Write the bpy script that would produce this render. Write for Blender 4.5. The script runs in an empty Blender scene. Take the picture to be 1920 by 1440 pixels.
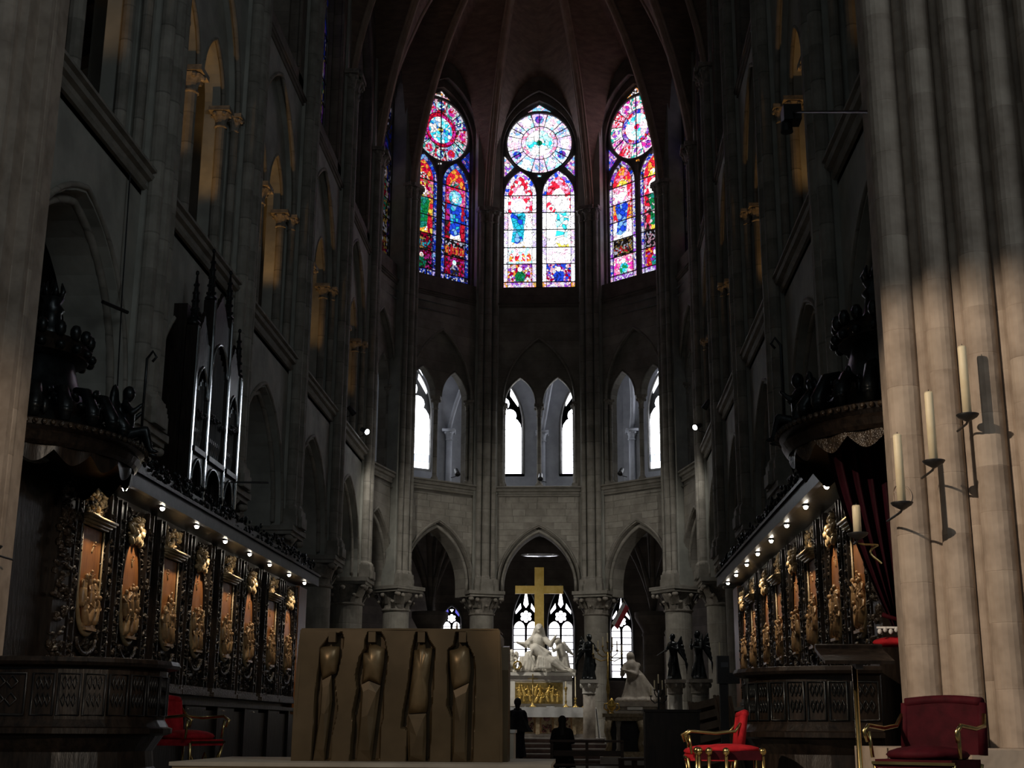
import bpy, math, random
from mathutils import Matrix, Vector
random.seed(7)
R = math.radians
sin, cos, pi = math.sin, math.cos, math.pi
SC = bpy.context.scene
COL = SC.collection

# ------------------------------------------------------------------ camera
cam_d = bpy.data.cameras.new('camera')
cam = bpy.data.objects.new('camera', cam_d)
COL.objects.link(cam)
FPX, VPX, VPY, XVP = 2451.0, 1088.2, 1364.8, 1017.6     # focal length, axis and vertical vanishing points
EYE = Vector((1.468, 0.0, 1.65))
ry = Vector((VPX - 960, -(VPY - 720), FPX)).normalized()
rz = Vector((XVP - 960, (FPX ** 2 + (VPX - 960) * (XVP - 960)) / (VPY - 720), FPX)).normalized()
rx = ry.cross(rz)
if rx.x < 0:
    rx = -rx
right = Vector((rx.x, ry.x, rz.x))
up = Vector((rx.y, ry.y, rz.y))
back = -Vector((rx.z, ry.z, rz.z))
cam.matrix_world = Matrix(((right.x, up.x, back.x, EYE.x), (right.y, up.y, back.y, EYE.y), (right.z, up.z, back.z, EYE.z), (0, 0, 0, 1)))
cam_d.sensor_width = 36.0
cam_d.lens = FPX / 1920 * 36.0
cam_d.clip_end = 300
SC.camera = cam

# ------------------------------------------------------------------ world, lamps, exposure
world = bpy.data.worlds.new('nave_daylight')
SC.world = world
world.use_nodes = True
bg = world.node_tree.nodes['Background']
bg.inputs['Color'].default_value = (0.80, 0.93, 0.97, 1)
bg.inputs['Strength'].default_value = 0.05
SC.view_settings.view_transform = 'Standard'
SC.view_settings.look = 'None'
SC.view_settings.exposure = 0.0
SC.view_settings.gamma = 1.0
SC.view_settings.use_curve_mapping = False
SC.cycles.max_bounces = 3
SC.cycles.diffuse_bounces = 2
SC.cycles.glossy_bounces = 1
SC.cycles.sample_clamp_indirect = 4.0
SC.cycles.adaptive_threshold = 0.06


def aim(o, target):
    d = Vector(target) - o.location
    o.rotation_euler = d.to_track_quat('-Z', 'Y').to_euler()


def spot(name, loc, target, power, color, size_deg, blend=0.4, radius=0.08):
    l = bpy.data.lights.new(name, 'SPOT')
    l.energy = power
    l.color = color
    l.spot_size = R(size_deg)
    l.spot_blend = blend
    l.shadow_soft_size = radius
    o = bpy.data.objects.new(name, l)
    COL.objects.link(o)
    o.location = loc
    aim(o, target)
    return o


def point(name, loc, power, color, radius=0.1):
    l = bpy.data.lights.new(name, 'POINT')
    l.energy = power
    l.color = color
    l.shadow_soft_size = radius
    o = bpy.data.objects.new(name, l)
    COL.objects.link(o)
    o.location = loc
    return o


WARM = (1.0, 0.80, 0.60)
AMBER = (1.0, 0.52, 0.16)
spot('pier_spotlight', (-3.4, 6.6, 7.6), (5.2, 12.2, 2.3), 2900, WARM, 38, 0.35, 0.05)
spot('west_pier_spotlight', (2.6, 5.0, 5.6), (-5.0, 12.8, 3.0), 1200, WARM, 30, 0.6, 0.06)
spot('altar_spotlight', (-2.2, 5.0, 5.2), (0.0, 10.6, 1.3), 230, WARM, 40, 0.8, 0.1)
# ledge lamps lighting the sanctuary
spot('sanctuary_spotlight', (-5.05, 39.8, 10.5), (1.2, 45.0, 4.0), 560, (1.0, 0.95, 0.85), 118, 1.0, 0.1)
spot('sanctuary_spotlight', (5.05, 40.2, 10.7), (-1.6, 45.0, 4.0), 500, (1.0, 0.96, 0.88), 118, 1.0, 0.1)
spot('high_altar_spotlight', (-5.05, 39.6, 10.5), (0.3, 43.0, 3.3), 1900, (1.0, 0.95, 0.84), 40, 0.8, 0.06)
spot('statue_spotlight', (5.05, 37.8, 10.8), (2.9, 40.4, 2.4), 520, (1.0, 0.95, 0.86), 42, 0.9, 0.06)
for i, y in enumerate((17.1, 22.7, 28.2, 33.7, 39.2)):
    for sy in (-0.95, 0.95):
        spot('gallery_lamp', (-6.25, y + sy - 0.25, 10.5), (-5.92, y + sy + 0.12, 14.6), (50, 110, 120, 80, 45)[i], AMBER, 58, 0.7, 0.05)
        spot('gallery_lamp', (6.25, y + sy - 0.25, 10.5), (5.92, y + sy + 0.12, 14.6), (36, 80, 80, 55, 30)[i], AMBER, 58, 0.7, 0.05)
# daylight of the transept and nave windows behind the camera
for nm, loc, tgt, pw, sz in (('south_transept_window', (11, -2, 13), (-6, 24, 8), 330, 7), ('nave_windows', (2, -9, 17), (0, 42, 8), 110, 9)):
    l = bpy.data.lights.new(nm, 'AREA')
    l.shape = 'DISK'
    l.size = sz
    l.energy = pw
    l.color = (0.86, 0.96, 1.0)
    o = bpy.data.objects.new(nm, l)
    COL.objects.link(o)
    o.location = loc
    aim(o, tgt)

# ------------------------------------------------------------------ materials
MATS = {}


def nodes_of(name):
    m = bpy.data.materials.new(name)
    m.use_nodes = True
    nt = m.node_tree
    nt.nodes.clear()
    out = nt.nodes.new('ShaderNodeOutputMaterial')
    return m, nt, out


def surf(name, c1, c2, rough=0.7, metal=0.0, scale=4.0, bump=0.15, stretch=(1, 1, 1), courses=0.0, spec=0.5, contrast=(0.35, 0.68), fine=0.0):
    """two-tone noise surface with relief; courses > 0 adds masonry joints of that height"""
    m, nt, out = nodes_of(name)
    N, L = nt.nodes.new, nt.links.new
    b = N('ShaderNodeBsdfPrincipled')
    L(b.outputs[0], out.inputs[0])
    b.inputs['Roughness'].default_value = rough
    b.inputs['Metallic'].default_value = metal
    b.inputs['Specular IOR Level'].default_value = spec
    geo = N('ShaderNodeTexCoord')
    mp = N('ShaderNodeMapping')
    mp.inputs['Scale'].default_value = stretch
    L(geo.outputs['Object'], mp.inputs[0])
    n = N('ShaderNodeTexNoise')
    n.inputs['Scale'].default_value = scale
    n.inputs['Detail'].default_value = 3
    n.inputs['Roughness'].default_value = 0.62
    L(mp.outputs[0], n.inputs['Vector'])
    r = N('ShaderNodeValToRGB')
    r.color_ramp.elements[0].position = contrast[0]
    r.color_ramp.elements[1].position = contrast[1]
    r.color_ramp.elements[0].color = (*c1, 1)
    r.color_ramp.elements[1].color = (*c2, 1)
    L(n.outputs['Fac'], r.inputs[0])
    col = r.outputs[0]
    height = n.outputs['Fac']
    if fine:
        n2 = N('ShaderNodeTexNoise')
        n2.inputs['Scale'].default_value = fine
        n2.inputs['Detail'].default_value = 1
        L(mp.outputs[0], n2.inputs['Vector'])
        ad = N('ShaderNodeMath')
        L(n.outputs['Fac'], ad.inputs[0])
        L(n2.outputs['Fac'], ad.inputs[1])
        height = ad.outputs[0]
    if courses:
        sx = N('ShaderNodeSeparateXYZ')
        L(geo.outputs['Object'], sx.inputs[0])
        dv = N('ShaderNodeMath'); dv.operation = 'DIVIDE'; dv.inputs[1].default_value = courses
        L(sx.outputs['Z'], dv.inputs[0])
        fr = N('ShaderNodeMath'); fr.operation = 'FRACT'
        L(dv.outputs[0], fr.inputs[0])
        gt = N('ShaderNodeMath'); gt.operation = 'LESS_THAN'; gt.inputs[1].default_value = 0.045
        L(fr.outputs[0], gt.inputs[0])
        # each course has its own tone
        fl = N('ShaderNodeMath'); fl.operation = 'FLOOR'
        L(dv.outputs[0], fl.inputs[0])
        wn = N('ShaderNodeTexWhiteNoise'); wn.noise_dimensions = '1D'
        L(fl.outputs[0], wn.inputs['W'])
        tn = N('ShaderNodeMapRange')
        tn.inputs['To Min'].default_value = 0.84
        tn.inputs['To Max'].default_value = 1.12
        L(wn.outputs['Value'], tn.inputs['Value'])
        jd = N('ShaderNodeMath'); jd.operation = 'MULTIPLY_ADD'
        jd.inputs[1].default_value = -0.25
        L(gt.outputs[0], jd.inputs[0]); L(tn.outputs[0], jd.inputs[2])
        mx = N('ShaderNodeMix'); mx.data_type = 'RGBA'; mx.blend_type = 'MULTIPLY'
        mx.inputs['Factor'].default_value = 1.0
        L(col, mx.inputs['A'])
        cb = N('ShaderNodeCombineXYZ')
        for k in range(3):
            L(jd.outputs[0], cb.inputs[k])
        L(cb.outputs[0], mx.inputs['B'])
        col = mx.outputs['Result']
        sb = N('ShaderNodeMath'); sb.operation = 'SUBTRACT'
        L(height, sb.inputs[0]); L(gt.outputs[0], sb.inputs[1])
        height = sb.outputs[0]
    L(col, b.inputs['Base Color'])
    if bump:
        bp = N('ShaderNodeBump')
        bp.inputs['Strength'].default_value = bump
        bp.inputs['Distance'].default_value = 0.03
        L(height, bp.inputs['Height'])
        L(bp.outputs[0], b.inputs['Normal'])
    MATS[name] = m
    return m


def glow(name, color, strength):
    m, nt, out = nodes_of(name)
    e = nt.nodes.new('ShaderNodeEmission')
    e.inputs[0].default_value = (*color, 1)
    e.inputs[1].default_value = strength
    nt.links.new(e.outputs[0], out.inputs[0])
    MATS[name] = m
    return m


def glass(name, cols, strength, scale=9.0, lead=0.05):
    """backlit stained glass: small leaded pieces in a palette"""
    m, nt, out = nodes_of(name)
    N, L = nt.nodes.new, nt.links.new
    tc = N('ShaderNodeTexCoord')
    v = N('ShaderNodeTexVoronoi')
    v.inputs['Scale'].default_value = scale
    L(tc.outputs['Object'], v.inputs['Vector'])
    sp = N('ShaderNodeSeparateColor')
    L(v.outputs['Color'], sp.inputs[0])
    r = N('ShaderNodeValToRGB')
    r.color_ramp.interpolation = 'CONSTANT'
    els = r.color_ramp.elements
    while len(els) < len(cols):
        els.new(0.5)
    for i, c in enumerate(cols):
        els[i].position = i / len(cols)
        els[i].color = (*c, 1)
    L(sp.outputs[0], r.inputs[0])
    v2 = N('ShaderNodeTexVoronoi')
    v2.feature = 'DISTANCE_TO_EDGE'
    v2.inputs['Scale'].default_value = scale
    L(tc.outputs['Object'], v2.inputs['Vector'])
    mr = N('ShaderNodeMapRange')
    mr.inputs['From Min'].default_value = lead * 0.5
    mr.inputs['From Max'].default_value = lead * 1.6
    mr.inputs['To Min'].default_value = 0.12 * strength
    mr.inputs['To Max'].default_value = strength
    L(v2.outputs['Distance'], mr.inputs['Value'])
    e = N('ShaderNodeEmission')
    L(r.outputs[0], e.inputs[0])
    L(mr.outputs[0], e.inputs[1])
    L(e.outputs[0], out.inputs[0])
    m.cycles.emission_sampling = 'NONE'
    MATS[name] = m
    return m


surf('stone', (0.24, 0.22, 0.19), (0.40, 0.37, 0.32), 0.85, scale=1.3, bump=0.25, courses=0.36, fine=9)
surf('stone_plain', (0.285, 0.285, 0.255), (0.45, 0.445, 0.40), 0.85, scale=1.1, bump=0.2, fine=7)
surf('stone_dress', (0.22, 0.205, 0.175), (0.35, 0.325, 0.285), 0.8, scale=2.5, bump=0.15, courses=0.62)
surf('stone_carved', (0.20, 0.18, 0.155), (0.38, 0.34, 0.29), 0.85, scale=7, bump=0.5)
surf('stone_dimmed', (0.150, 0.125, 0.105), (0.235, 0.20, 0.17), 0.9, scale=1.6, bump=0.3, courses=0.36)  # wall stone darkened; dimness of the upper zones put into the colour
surf('stone_block_a', (0.26, 0.24, 0.205), (0.40, 0.37, 0.32), 0.85, scale=2.2, bump=0.25)
surf('stone_block_b', (0.30, 0.28, 0.24), (0.44, 0.41, 0.36), 0.85, scale=2.2, bump=0.25)
surf('stone_pier', (0.27, 0.215, 0.17), (0.44, 0.36, 0.295), 0.8, scale=2.6, bump=0.2, contrast=(0.3, 0.62), fine=14)
surf('stone_pier_pale', (0.30, 0.24, 0.19), (0.47, 0.39, 0.32), 0.8, scale=2.2, bump=0.2, contrast=(0.3, 0.62), fine=14)
surf('vault_brick', (0.17, 0.115, 0.085), (0.26, 0.18, 0.135), 0.9, scale=2.0, bump=0.4, stretch=(1, 1, 4), fine=18)
surf('vault_rib', (0.30, 0.22, 0.165), (0.40, 0.30, 0.23), 0.85, scale=3, bump=0.15)
surf('grey_tracery', (0.16, 0.155, 0.15), (0.24, 0.235, 0.23), 0.85, scale=4, bump=0.2)
surf('gallery_wall', (0.26, 0.27, 0.30), (0.36, 0.37, 0.41), 0.9, scale=1.5, bump=0.15)
surf('floor_stone', (0.20, 0.18, 0.16), (0.34, 0.31, 0.27), 0.35, scale=1.5, bump=0.05)
surf('pale_marble', (0.62, 0.59, 0.54), (0.78, 0.75, 0.70), 0.35, scale=1.8, bump=0.03)
surf('statue_marble', (0.50, 0.46, 0.40), (0.72, 0.68, 0.60), 0.55, scale=5, bump=0.1)
surf('statue_grey', (0.30, 0.26, 0.22), (0.45, 0.40, 0.34), 0.6, scale=5, bump=0.1)
surf('dark_oak', (0.007, 0.005, 0.004), (0.022, 0.015, 0.011), 0.36, spec=0.35, scale=5, bump=0.2, stretch=(3, 3, 0.7))
surf('carved_oak', (0.016, 0.011, 0.008), (0.055, 0.038, 0.024), 0.34, scale=14, bump=0.7, fine=40)
surf('lit_warm_oak', (0.22, 0.078, 0.022), (0.36, 0.145, 0.045), 0.42, scale=3, bump=0.12, stretch=(5, 5, 0.8))  # orange of the lamplit panel fields put into the wood colour
surf('lit_relief_oak', (0.24, 0.13, 0.055), (0.46, 0.29, 0.14), 0.36, scale=6, bump=0.2)  # lamp light on the carved figures painted as a lighter, golden oak
surf('lit_frame_oak', (0.22, 0.15, 0.075), (0.40, 0.30, 0.17), 0.35, scale=6, bump=0.1)  # golden tone of lamplit rims and crests painted into the oak
surf('fascia_grey', (0.065, 0.07, 0.085), (0.10, 0.105, 0.12), 0.4, scale=6, bump=0.05)
surf('black_iron', (0.010, 0.010, 0.011), (0.022, 0.022, 0.024), 0.45, scale=8, bump=0.05)
surf('black_bronze', (0.010, 0.012, 0.013), (0.030, 0.034, 0.036), 0.3, metal=0.6, scale=6, bump=0.1)
surf('gold', (0.72, 0.46, 0.10), (0.92, 0.66, 0.22), 0.38, metal=0.75, scale=3, bump=0.05)
surf('gold_dull', (0.30, 0.20, 0.06), (0.62, 0.44, 0.15), 0.4, metal=0.8, scale=9, bump=0.4)
surf('bronze_altar', (0.105, 0.070, 0.034), (0.16, 0.108, 0.055), 0.42, metal=0.3, scale=2.2, bump=0.08)
surf('bronze_polish', (0.20, 0.13, 0.06), (0.34, 0.235, 0.125), 0.36, metal=0.45, scale=4, bump=0.1)
surf('brass', (0.45, 0.32, 0.12), (0.66, 0.50, 0.22), 0.25, metal=1.0, scale=5, bump=0.03)
surf('steel_pipe', (0.45, 0.47, 0.50), (0.66, 0.68, 0.71), 0.22, metal=0.9, scale=5, bump=0.02, stretch=(1, 1, 0.2))
surf('pale_mirror_metal', (0.66, 0.72, 0.76), (0.80, 0.86, 0.90), 0.13, metal=0.9, scale=3, bump=0.0)  # bluish mirror metal; window reflections on the organ put into its colour
surf('red_velvet', (0.30, 0.010, 0.016), (0.52, 0.022, 0.030), 0.75, scale=10, bump=0.1, spec=0.12)
surf('deep_red_velvet', (0.032, 0.002, 0.005), (0.058, 0.004, 0.009), 0.75, scale=9, bump=0.1, spec=0.12)
surf('curtain_red', (0.016, 0.002, 0.005), (0.032, 0.004, 0.010), 0.7, scale=9, bump=0.1, stretch=(3, 3, 0.5), spec=0.12)
surf('wax', (0.86, 0.74, 0.50), (0.93, 0.83, 0.60), 0.5, scale=5, bump=0.04)
surf('white_cloth', (0.66, 0.66, 0.66), (0.80, 0.80, 0.80), 0.8, scale=3, bump=0.1)
surf('cloth_black', (0.006, 0.006, 0.007), (0.014, 0.013, 0.014), 0.85, scale=9, bump=0.2)
surf('cloth_navy', (0.012, 0.012, 0.020), (0.028, 0.026, 0.038), 0.85, scale=9, bump=0.2)
surf('skin', (0.46, 0.28, 0.20), (0.55, 0.36, 0.27), 0.55, scale=9, bump=0.03)
surf('hair_dark', (0.010, 0.008, 0.007), (0.025, 0.018, 0.014), 0.5, scale=30, bump=0.3, stretch=(2, 2, 0.4))
surf('bench_wood', (0.055, 0.033, 0.022), (0.10, 0.060, 0.040), 0.45, scale=4, bump=0.1, stretch=(0.6, 4, 4))
surf('chair_wood', (0.10, 0.065, 0.04), (0.18, 0.12, 0.08), 0.5, scale=4, bump=0.1)
surf('step_red', (0.11, 0.065, 0.055), (0.19, 0.12, 0.10), 0.7, scale=4, bump=0.1)
surf('step_pale', (0.30, 0.27, 0.25), (0.42, 0.39, 0.36), 0.6, scale=4, bump=0.1)
surf('dais_wood', (0.62, 0.44, 0.25), (0.74, 0.55, 0.34), 0.5, scale=2, bump=0.05)
surf('carved_stone_altar', (0.30, 0.22, 0.12), (0.50, 0.40, 0.26), 0.6, scale=12, bump=0.5)
surf('panel_gold_red', (0.26, 0.13, 0.055), (0.44, 0.27, 0.12), 0.5, scale=16, bump=0.5)
surf('red_marble', (0.10, 0.03, 0.03), (0.17, 0.06, 0.05), 0.3, scale=8, bump=0.05)
surf('flag_red', (0.42, 0.03, 0.05), (0.60, 0.08, 0.10), 0.8, scale=5, bump=0.1)
surf('nave_tan', (0.44, 0.37, 0.29), (0.60, 0.52, 0.42), 0.8, scale=3, bump=0.1)
surf('roof_timber', (0.040, 0.044, 0.055), (0.075, 0.08, 0.095), 0.85, scale=3, bump=0.3, stretch=(4, 0.5, 4))
glow('bulb', (1.0, 0.90, 0.74), 60)
glow('lamp_face', (0.9, 0.95, 1.0), 25)
glow('clear_glass', (0.90, 0.93, 1.0), 7.0)
glow('clear_glass_cool', (0.62, 0.76, 1.0), 2.2)
glow('chapel_glass', (0.93, 0.92, 1.0), 4.5)
glow('chapel_rose', (1.0, 0.10, 0.16), 0.8)
glow('chapel_blue', (0.16, 0.15, 0.8), 0.9)

# ------------------------------------------------------------------ mesh helpers


class MB:
    def __init__(s, xf=None):
        s.v, s.f, s.xf = [], [], xf

    def pt(s, p):
        s.v.append(tuple(s.xf @ Vector(p)) if s.xf else tuple(p))
        return len(s.v) - 1

    def quad(s, *ps):
        s.f.append([s.pt(p) for p in ps])
        return s

    def box(s, x0, x1, y0, y1, z0, z1):
        i = [s.pt(p) for p in ((x0, y0, z0), (x1, y0, z0), (x1, y1, z0), (x0, y1, z0), (x0, y0, z1), (x1, y0, z1), (x1, y1, z1), (x0, y1, z1))]
        for q in ((3, 2, 1, 0), (4, 5, 6, 7), (0, 1, 5, 4), (1, 2, 6, 5), (2, 3, 7, 6), (3, 0, 4, 7)):
            s.f.append([i[k] for k in q])
        return s

    def grid(s, fn, nu, nv, cu=False, cv=False):
        ids = [[s.pt(fn(i / (nu if cu else nu), j / nv)) for j in range(nv if cv else nv + 1)] for i in range(nu if cu else nu + 1)]
        for i in range(nu):
            for j in range(nv):
                a, b = ids[i], ids[(i + 1) % len(ids)]
                j2 = (j + 1) % len(a)
                s.f.append([a[j], b[j], b[j2], a[j2]])
        return s

    def lathe(s, cx, cy, prof, n=16, flute=0, depth=0.0, cap=True):
        rows = []
        for r, z in prof:
            rows.append([s.pt((cx + r * (1 + depth * cos(flute * 2 * pi * k / n)) * cos(2 * pi * k / n), cy + r * (1 + depth * cos(flute * 2 * pi * k / n)) * sin(2 * pi * k / n), z)) for k in range(n)])
        for a, b in zip(rows, rows[1:]):
            for k in range(n):
                s.f.append([a[k], a[(k + 1) % n], b[(k + 1) % n], b[k]])
        if cap:
            s.f.append(rows[0][::-1])
            s.f.append(rows[-1])
        return s

    def tube(s, path, r, n=8, closed=False, cap=True):
        P = [Vector(p) for p in path]
        m = len(P)
        rr = r if isinstance(r, (list, tuple)) else [r] * m
        rows = []
        prev = None
        for i in range(m):
            a = P[(i - 1) % m] if (closed or i) else P[0]
            b = P[(i + 1) % m] if (closed or i < m - 1) else P[-1]
            t = (b - a).normalized() if (b - a).length > 1e-9 else Vector((0, 0, 1))
            if prev is None:
                x = t.orthogonal().normalized()
            else:
                x = (prev - t * prev.dot(t))
                x = x.normalized() if x.length > 1e-6 else t.orthogonal().normalized()
            prev = x
            y = t.cross(x)
            rows.append([s.pt(P[i] + (x * cos(2 * pi * k / n) + y * sin(2 * pi * k / n)) * rr[i]) for k in range(n)])
        for i in range(m if closed else m - 1):
            a, b = rows[i], rows[(i + 1) % m]
            for k in range(n):
                s.f.append([a[k], a[(k + 1) % n], b[(k + 1) % n], b[k]])
        if cap and not closed:
            s.f.append(rows[0][::-1])
            s.f.append(rows[-1])
        return s

    def ell(s, c, r, n=10, m=6, rot=None):
        r = r if isinstance(r, (list, tuple)) else (r, r, r)
        c = Vector(c)

        def P(th, ph):
            p = Vector((r[0] * sin(ph) * cos(th), r[1] * sin(ph) * sin(th), r[2] * cos(ph)))
            return c + (rot @ p if rot else p)
        top, bot = s.pt(P(0, 0)), s.pt(P(0, pi))
        rows = [[s.pt(P(2 * pi * k / n, pi * j / m)) for k in range(n)] for j in range(1, m)]
        for k in range(n):
            s.f.append([top, rows[0][k], rows[0][(k + 1) % n]])
            s.f.append([bot, rows[-1][(k + 1) % n], rows[-1][k]])
        for a, b in zip(rows, rows[1:]):
            for k in range(n):
                s.f.append([a[k], b[k], b[(k + 1) % n], a[(k + 1) % n]])
        return s

    def cap(s, p, q, r0, r1=None, n=10):
        r1 = r0 if r1 is None else r1
        p, q = Vector(p), Vector(q)
        d = (q - p)
        L = d.length or 1e-6
        t = d / L
        path, rad = [], []
        for k in range(4):
            a = pi / 2 * (1 - k / 3)
            path.append(p - t * r0 * sin(a)); rad.append(max(r0 * cos(a), r0 * 0.05))
        for k in range(4):
            a = pi / 2 * k / 3
            path.append(q + t * r1 * sin(a)); rad.append(max(r1 * cos(a), r1 * 0.05))
        return s.tube(path, rad, n)

    def prism(s, poly, fn, w0, w1):
        """poly in (a, b); fn(a, w, b) -> world; extruded from w0 to w1"""
        A = [s.pt(fn(a, w0, b)) for a, b in poly]
        B = [s.pt(fn(a, w1, b)) for a, b in poly]
        n = len(poly)
        s.f.append(A)
        s.f.append(B[::-1])
        for k in range(n):
            s.f.append([A[(k + 1) % n], A[k], B[k], B[(k + 1) % n]])
        return s

    def mesh(s, name, mat, smooth=False):
        me = bpy.data.meshes.new(name)
        me.from_pydata(s.v, [], s.f)
        me.validate()
        if smooth:
            me.polygons.foreach_set('use_smooth', [True] * len(me.polygons))
        me.materials.append(MATS[mat])
        me.update()
        return me

    def build(s, name, mat, parent=None, smooth=False, auto=True):
        me = s.mesh(name, mat, smooth)
        o = bpy.data.objects.new(name, me)
        COL.objects.link(o)
        if parent is not None:
            o.parent = parent
        return o


def fix_normals(me):
    import bmesh
    bm = bmesh.new()
    bm.from_mesh(me)
    bmesh.ops.recalc_face_normals(bm, faces=bm.faces)
    bm.to_mesh(me)
    bm.free()


def tag(o, label, cat, group=None):
    o['label'] = label
    o['category'] = cat
    if group:
        o['group'] = group
    return o


def stuff(o):
    o['kind'] = 'stuff'
    return o


def struct(o, label=None):
    o['kind'] = 'structure'
    if label:
        o['label'] = label
    return o


def empty(name, loc=(0, 0, 0), rot=0.0):
    o = bpy.data.objects.new(name, None)
    COL.objects.link(o)
    o.location = loc
    o.rotation_euler = (0, 0, rot)
    o.empty_display_size = 0.2
    return o


def thing(name, label, cat, loc=(0, 0, 0), rot=0.0, group=None):
    return tag(empty(name, loc, rot), label, cat, group)


def inst(name, me, parent=None, loc=(0, 0, 0), rot=(0, 0, 0), scale=None):
    o = bpy.data.objects.new(name, me)
    COL.objects.link(o)
    o.location = loc
    o.rotation_euler = rot
    if scale:
        o.scale = scale
    if parent is not None:
        o.parent = parent
    return o


def copy_tree(o, parent=None):
    c = o.copy()
    COL.objects.link(c)
    if parent is not None:
        c.parent = parent
    for ch in list(o.children):
        copy_tree(ch, c)
    return c


def sculpt(mb, name, mat, parent=None, voxel=0.03, smooth=3):
    """overlapping volumes fused into one continuous carved surface"""
    o = mb.build(name, mat, parent, smooth=True)
    r = o.modifiers.new('fuse', 'REMESH')
    r.mode = 'VOXEL'
    r.voxel_size = voxel
    r.use_smooth_shade = True
    if smooth:
        k = o.modifiers.new('soften', 'SMOOTH')
        k.iterations = smooth
        k.factor = 0.5
    return o


ORD = ['first', 'second', 'third', 'fourth', 'fifth', 'sixth', 'seventh', 'eighth', 'ninth', 'tenth', 'eleventh', 'twelfth', 'thirteenth', 'fourteenth']


def arch_z(u, c):
    uc, a, zs, h = c
    Rr = (a * a + h * h) / (2 * a)
    d = abs(u - uc)
    x = d - (a - Rr)
    return zs + math.sqrt(max(Rr * Rr - x * x, 0.0))


def arch_pts(c, n=10, full=True):
    """points (u, z) along a pointed arch from left springing over the apex to right springing"""
    uc, a, zs, h = c
    Rr = (a * a + h * h) / (2 * a)
    pts = []
    for k in range(n + 1):
        ang = k / n * math.acos(max(-1, min(1, (Rr - a) / Rr)))
        pts.append((uc - (Rr * cos(ang) + (a - Rr)), zs + Rr * sin(ang)))
    r = [(2 * uc - u, z) for u, z in pts[::-1]][1:]
    return pts + r


def slab(mb, fn, u0, u1, zbot, ztop, cuts, w0, w1, ends=True, n=8):
    """wall slab between depths w0 and w1, arches cut out of it from below"""
    bps = {round(u0, 5), round(u1, 5)}
    for c in cuts:
        for u, z in arch_pts(c, n):
            if u0 - 1e-6 < u < u1 + 1e-6:
                bps.add(round(u, 5))
    bps = sorted(bps)

    def lo(u, mid):
        for c in cuts:
            if abs(mid - c[0]) < c[1]:
                return min(arch_z(min(max(u, c[0] - c[1]), c[0] + c[1]), c), ztop), True
        return zbot, False
    for a, b in zip(bps, bps[1:]):
        if b - a < 1e-5:
            continue
        mid = (a + b) / 2
        za, ina = lo(a, mid)
        zb, _ = lo(b, mid)
        mb.quad(fn(a, w0, za), fn(b, w0, zb), fn(b, w0, ztop), fn(a, w0, ztop))
        mb.quad(fn(b, w1, zb), fn(a, w1, za), fn(a, w1, ztop), fn(b, w1, ztop))
        mb.quad(fn(a, w1, za), fn(b, w1, zb), fn(b, w0, zb), fn(a, w0, za))
    for c in cuts:
        if c[2] > zbot + 1e-4:
            for sg in (-1, 1):
                u = c[0] + sg * c[1]
                mb.quad(fn(u, w0, zbot), fn(u, w1, zbot), fn(u, w1, c[2]), fn(u, w0, c[2]))
    if ends:
        for u in (u0, u1):
            mb.quad(fn(u, w0, zbot), fn(u, w1, zbot), fn(u, w1, ztop), fn(u, w0, ztop))
        mb.quad(fn(u0, w0, ztop), fn(u1, w0, ztop), fn(u1, w1, ztop), fn(u0, w1, ztop))


def facet(pa, pb):
    """maps (u along, w outward from the choir, z) to the world for the wall piece between two column centres"""
    a, b = Vector((pa[0], pa[1], 0)), Vector((pb[0], pb[1], 0))
    L = (b - a).length
    du = (b - a) / L
    dn = Vector((du.y, -du.x, 0))
    mid = (a + b) / 2
    if dn.dot(mid - Vector((0, 36.0 if mid.y > 40 else mid.y, 0))) < 0:
        dn = -dn

    def fn(u, w, z):
        p = mid + du * u + dn * w
        return (p.x, p.y, z)
    return fn, L

# ================================================================== STRUCTURE
LINES = [14.4, 19.9, 25.45, 31.0, 36.5, 42.0]
XW = 6.0
D_ = (4.82, 45.05)
E_ = (2.06, 47.60)
FLOOR = 0.65

struct(MB().box(-18, 18, -6, 62, FLOOR - 0.5, FLOOR).build('floor', 'floor_stone'), 'worn pale stone paving of the choir')
struct(MB().box(-9, 9, -6, 18, FLOOR, 1.0).build('floor_platform', 'floor_stone'), 'raised stone platform in front of the choir')

wall_l = struct(empty('wall_left'), 'north side of the choir with arches, gallery and upper windows')
wall_r = struct(empty('wall_right'), 'south side of the choir with arches, gallery and upper windows')
wall_a = struct(empty('wall_apse'), 'rounded east end with arches, gallery and stained windows')


def profile_run(fn, u0, u1, prof):
    """moulding: closed (w, z) profile run along the wall"""
    mb = MB()
    A = [mb.pt(fn(u0, w, z)) for w, z in prof]
    B = [mb.pt(fn(u1, w, z)) for w, z in prof]
    n = len(prof)
    for k in range(n):
        mb.f.append([A[k], A[(k + 1) % n], B[(k + 1) % n], B[k]])
    mb.f.append(A[::-1])
    mb.f.append(B)
    return mb


def string_prof(z, w=-0.42, k=1.0):
    # three rolls over hollows, projecting under a weathered top
    return [(w + 0.05, z - 0.36 * k), (w - 0.06 * k, z - 0.36 * k), (w - 0.10 * k, z - 0.31 * k), (w - 0.06 * k, z - 0.26 * k), (w - 0.08 * k, z - 0.20 * k), (w - 0.16 * k, z - 0.18 * k),
            (w - 0.19 * k, z - 0.12 * k), (w - 0.14 * k, z - 0.07 * k), (w - 0.22 * k, z - 0.05 * k), (w - 0.22 * k, z), (w + 0.05, z + 0.06 * k)]


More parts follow.
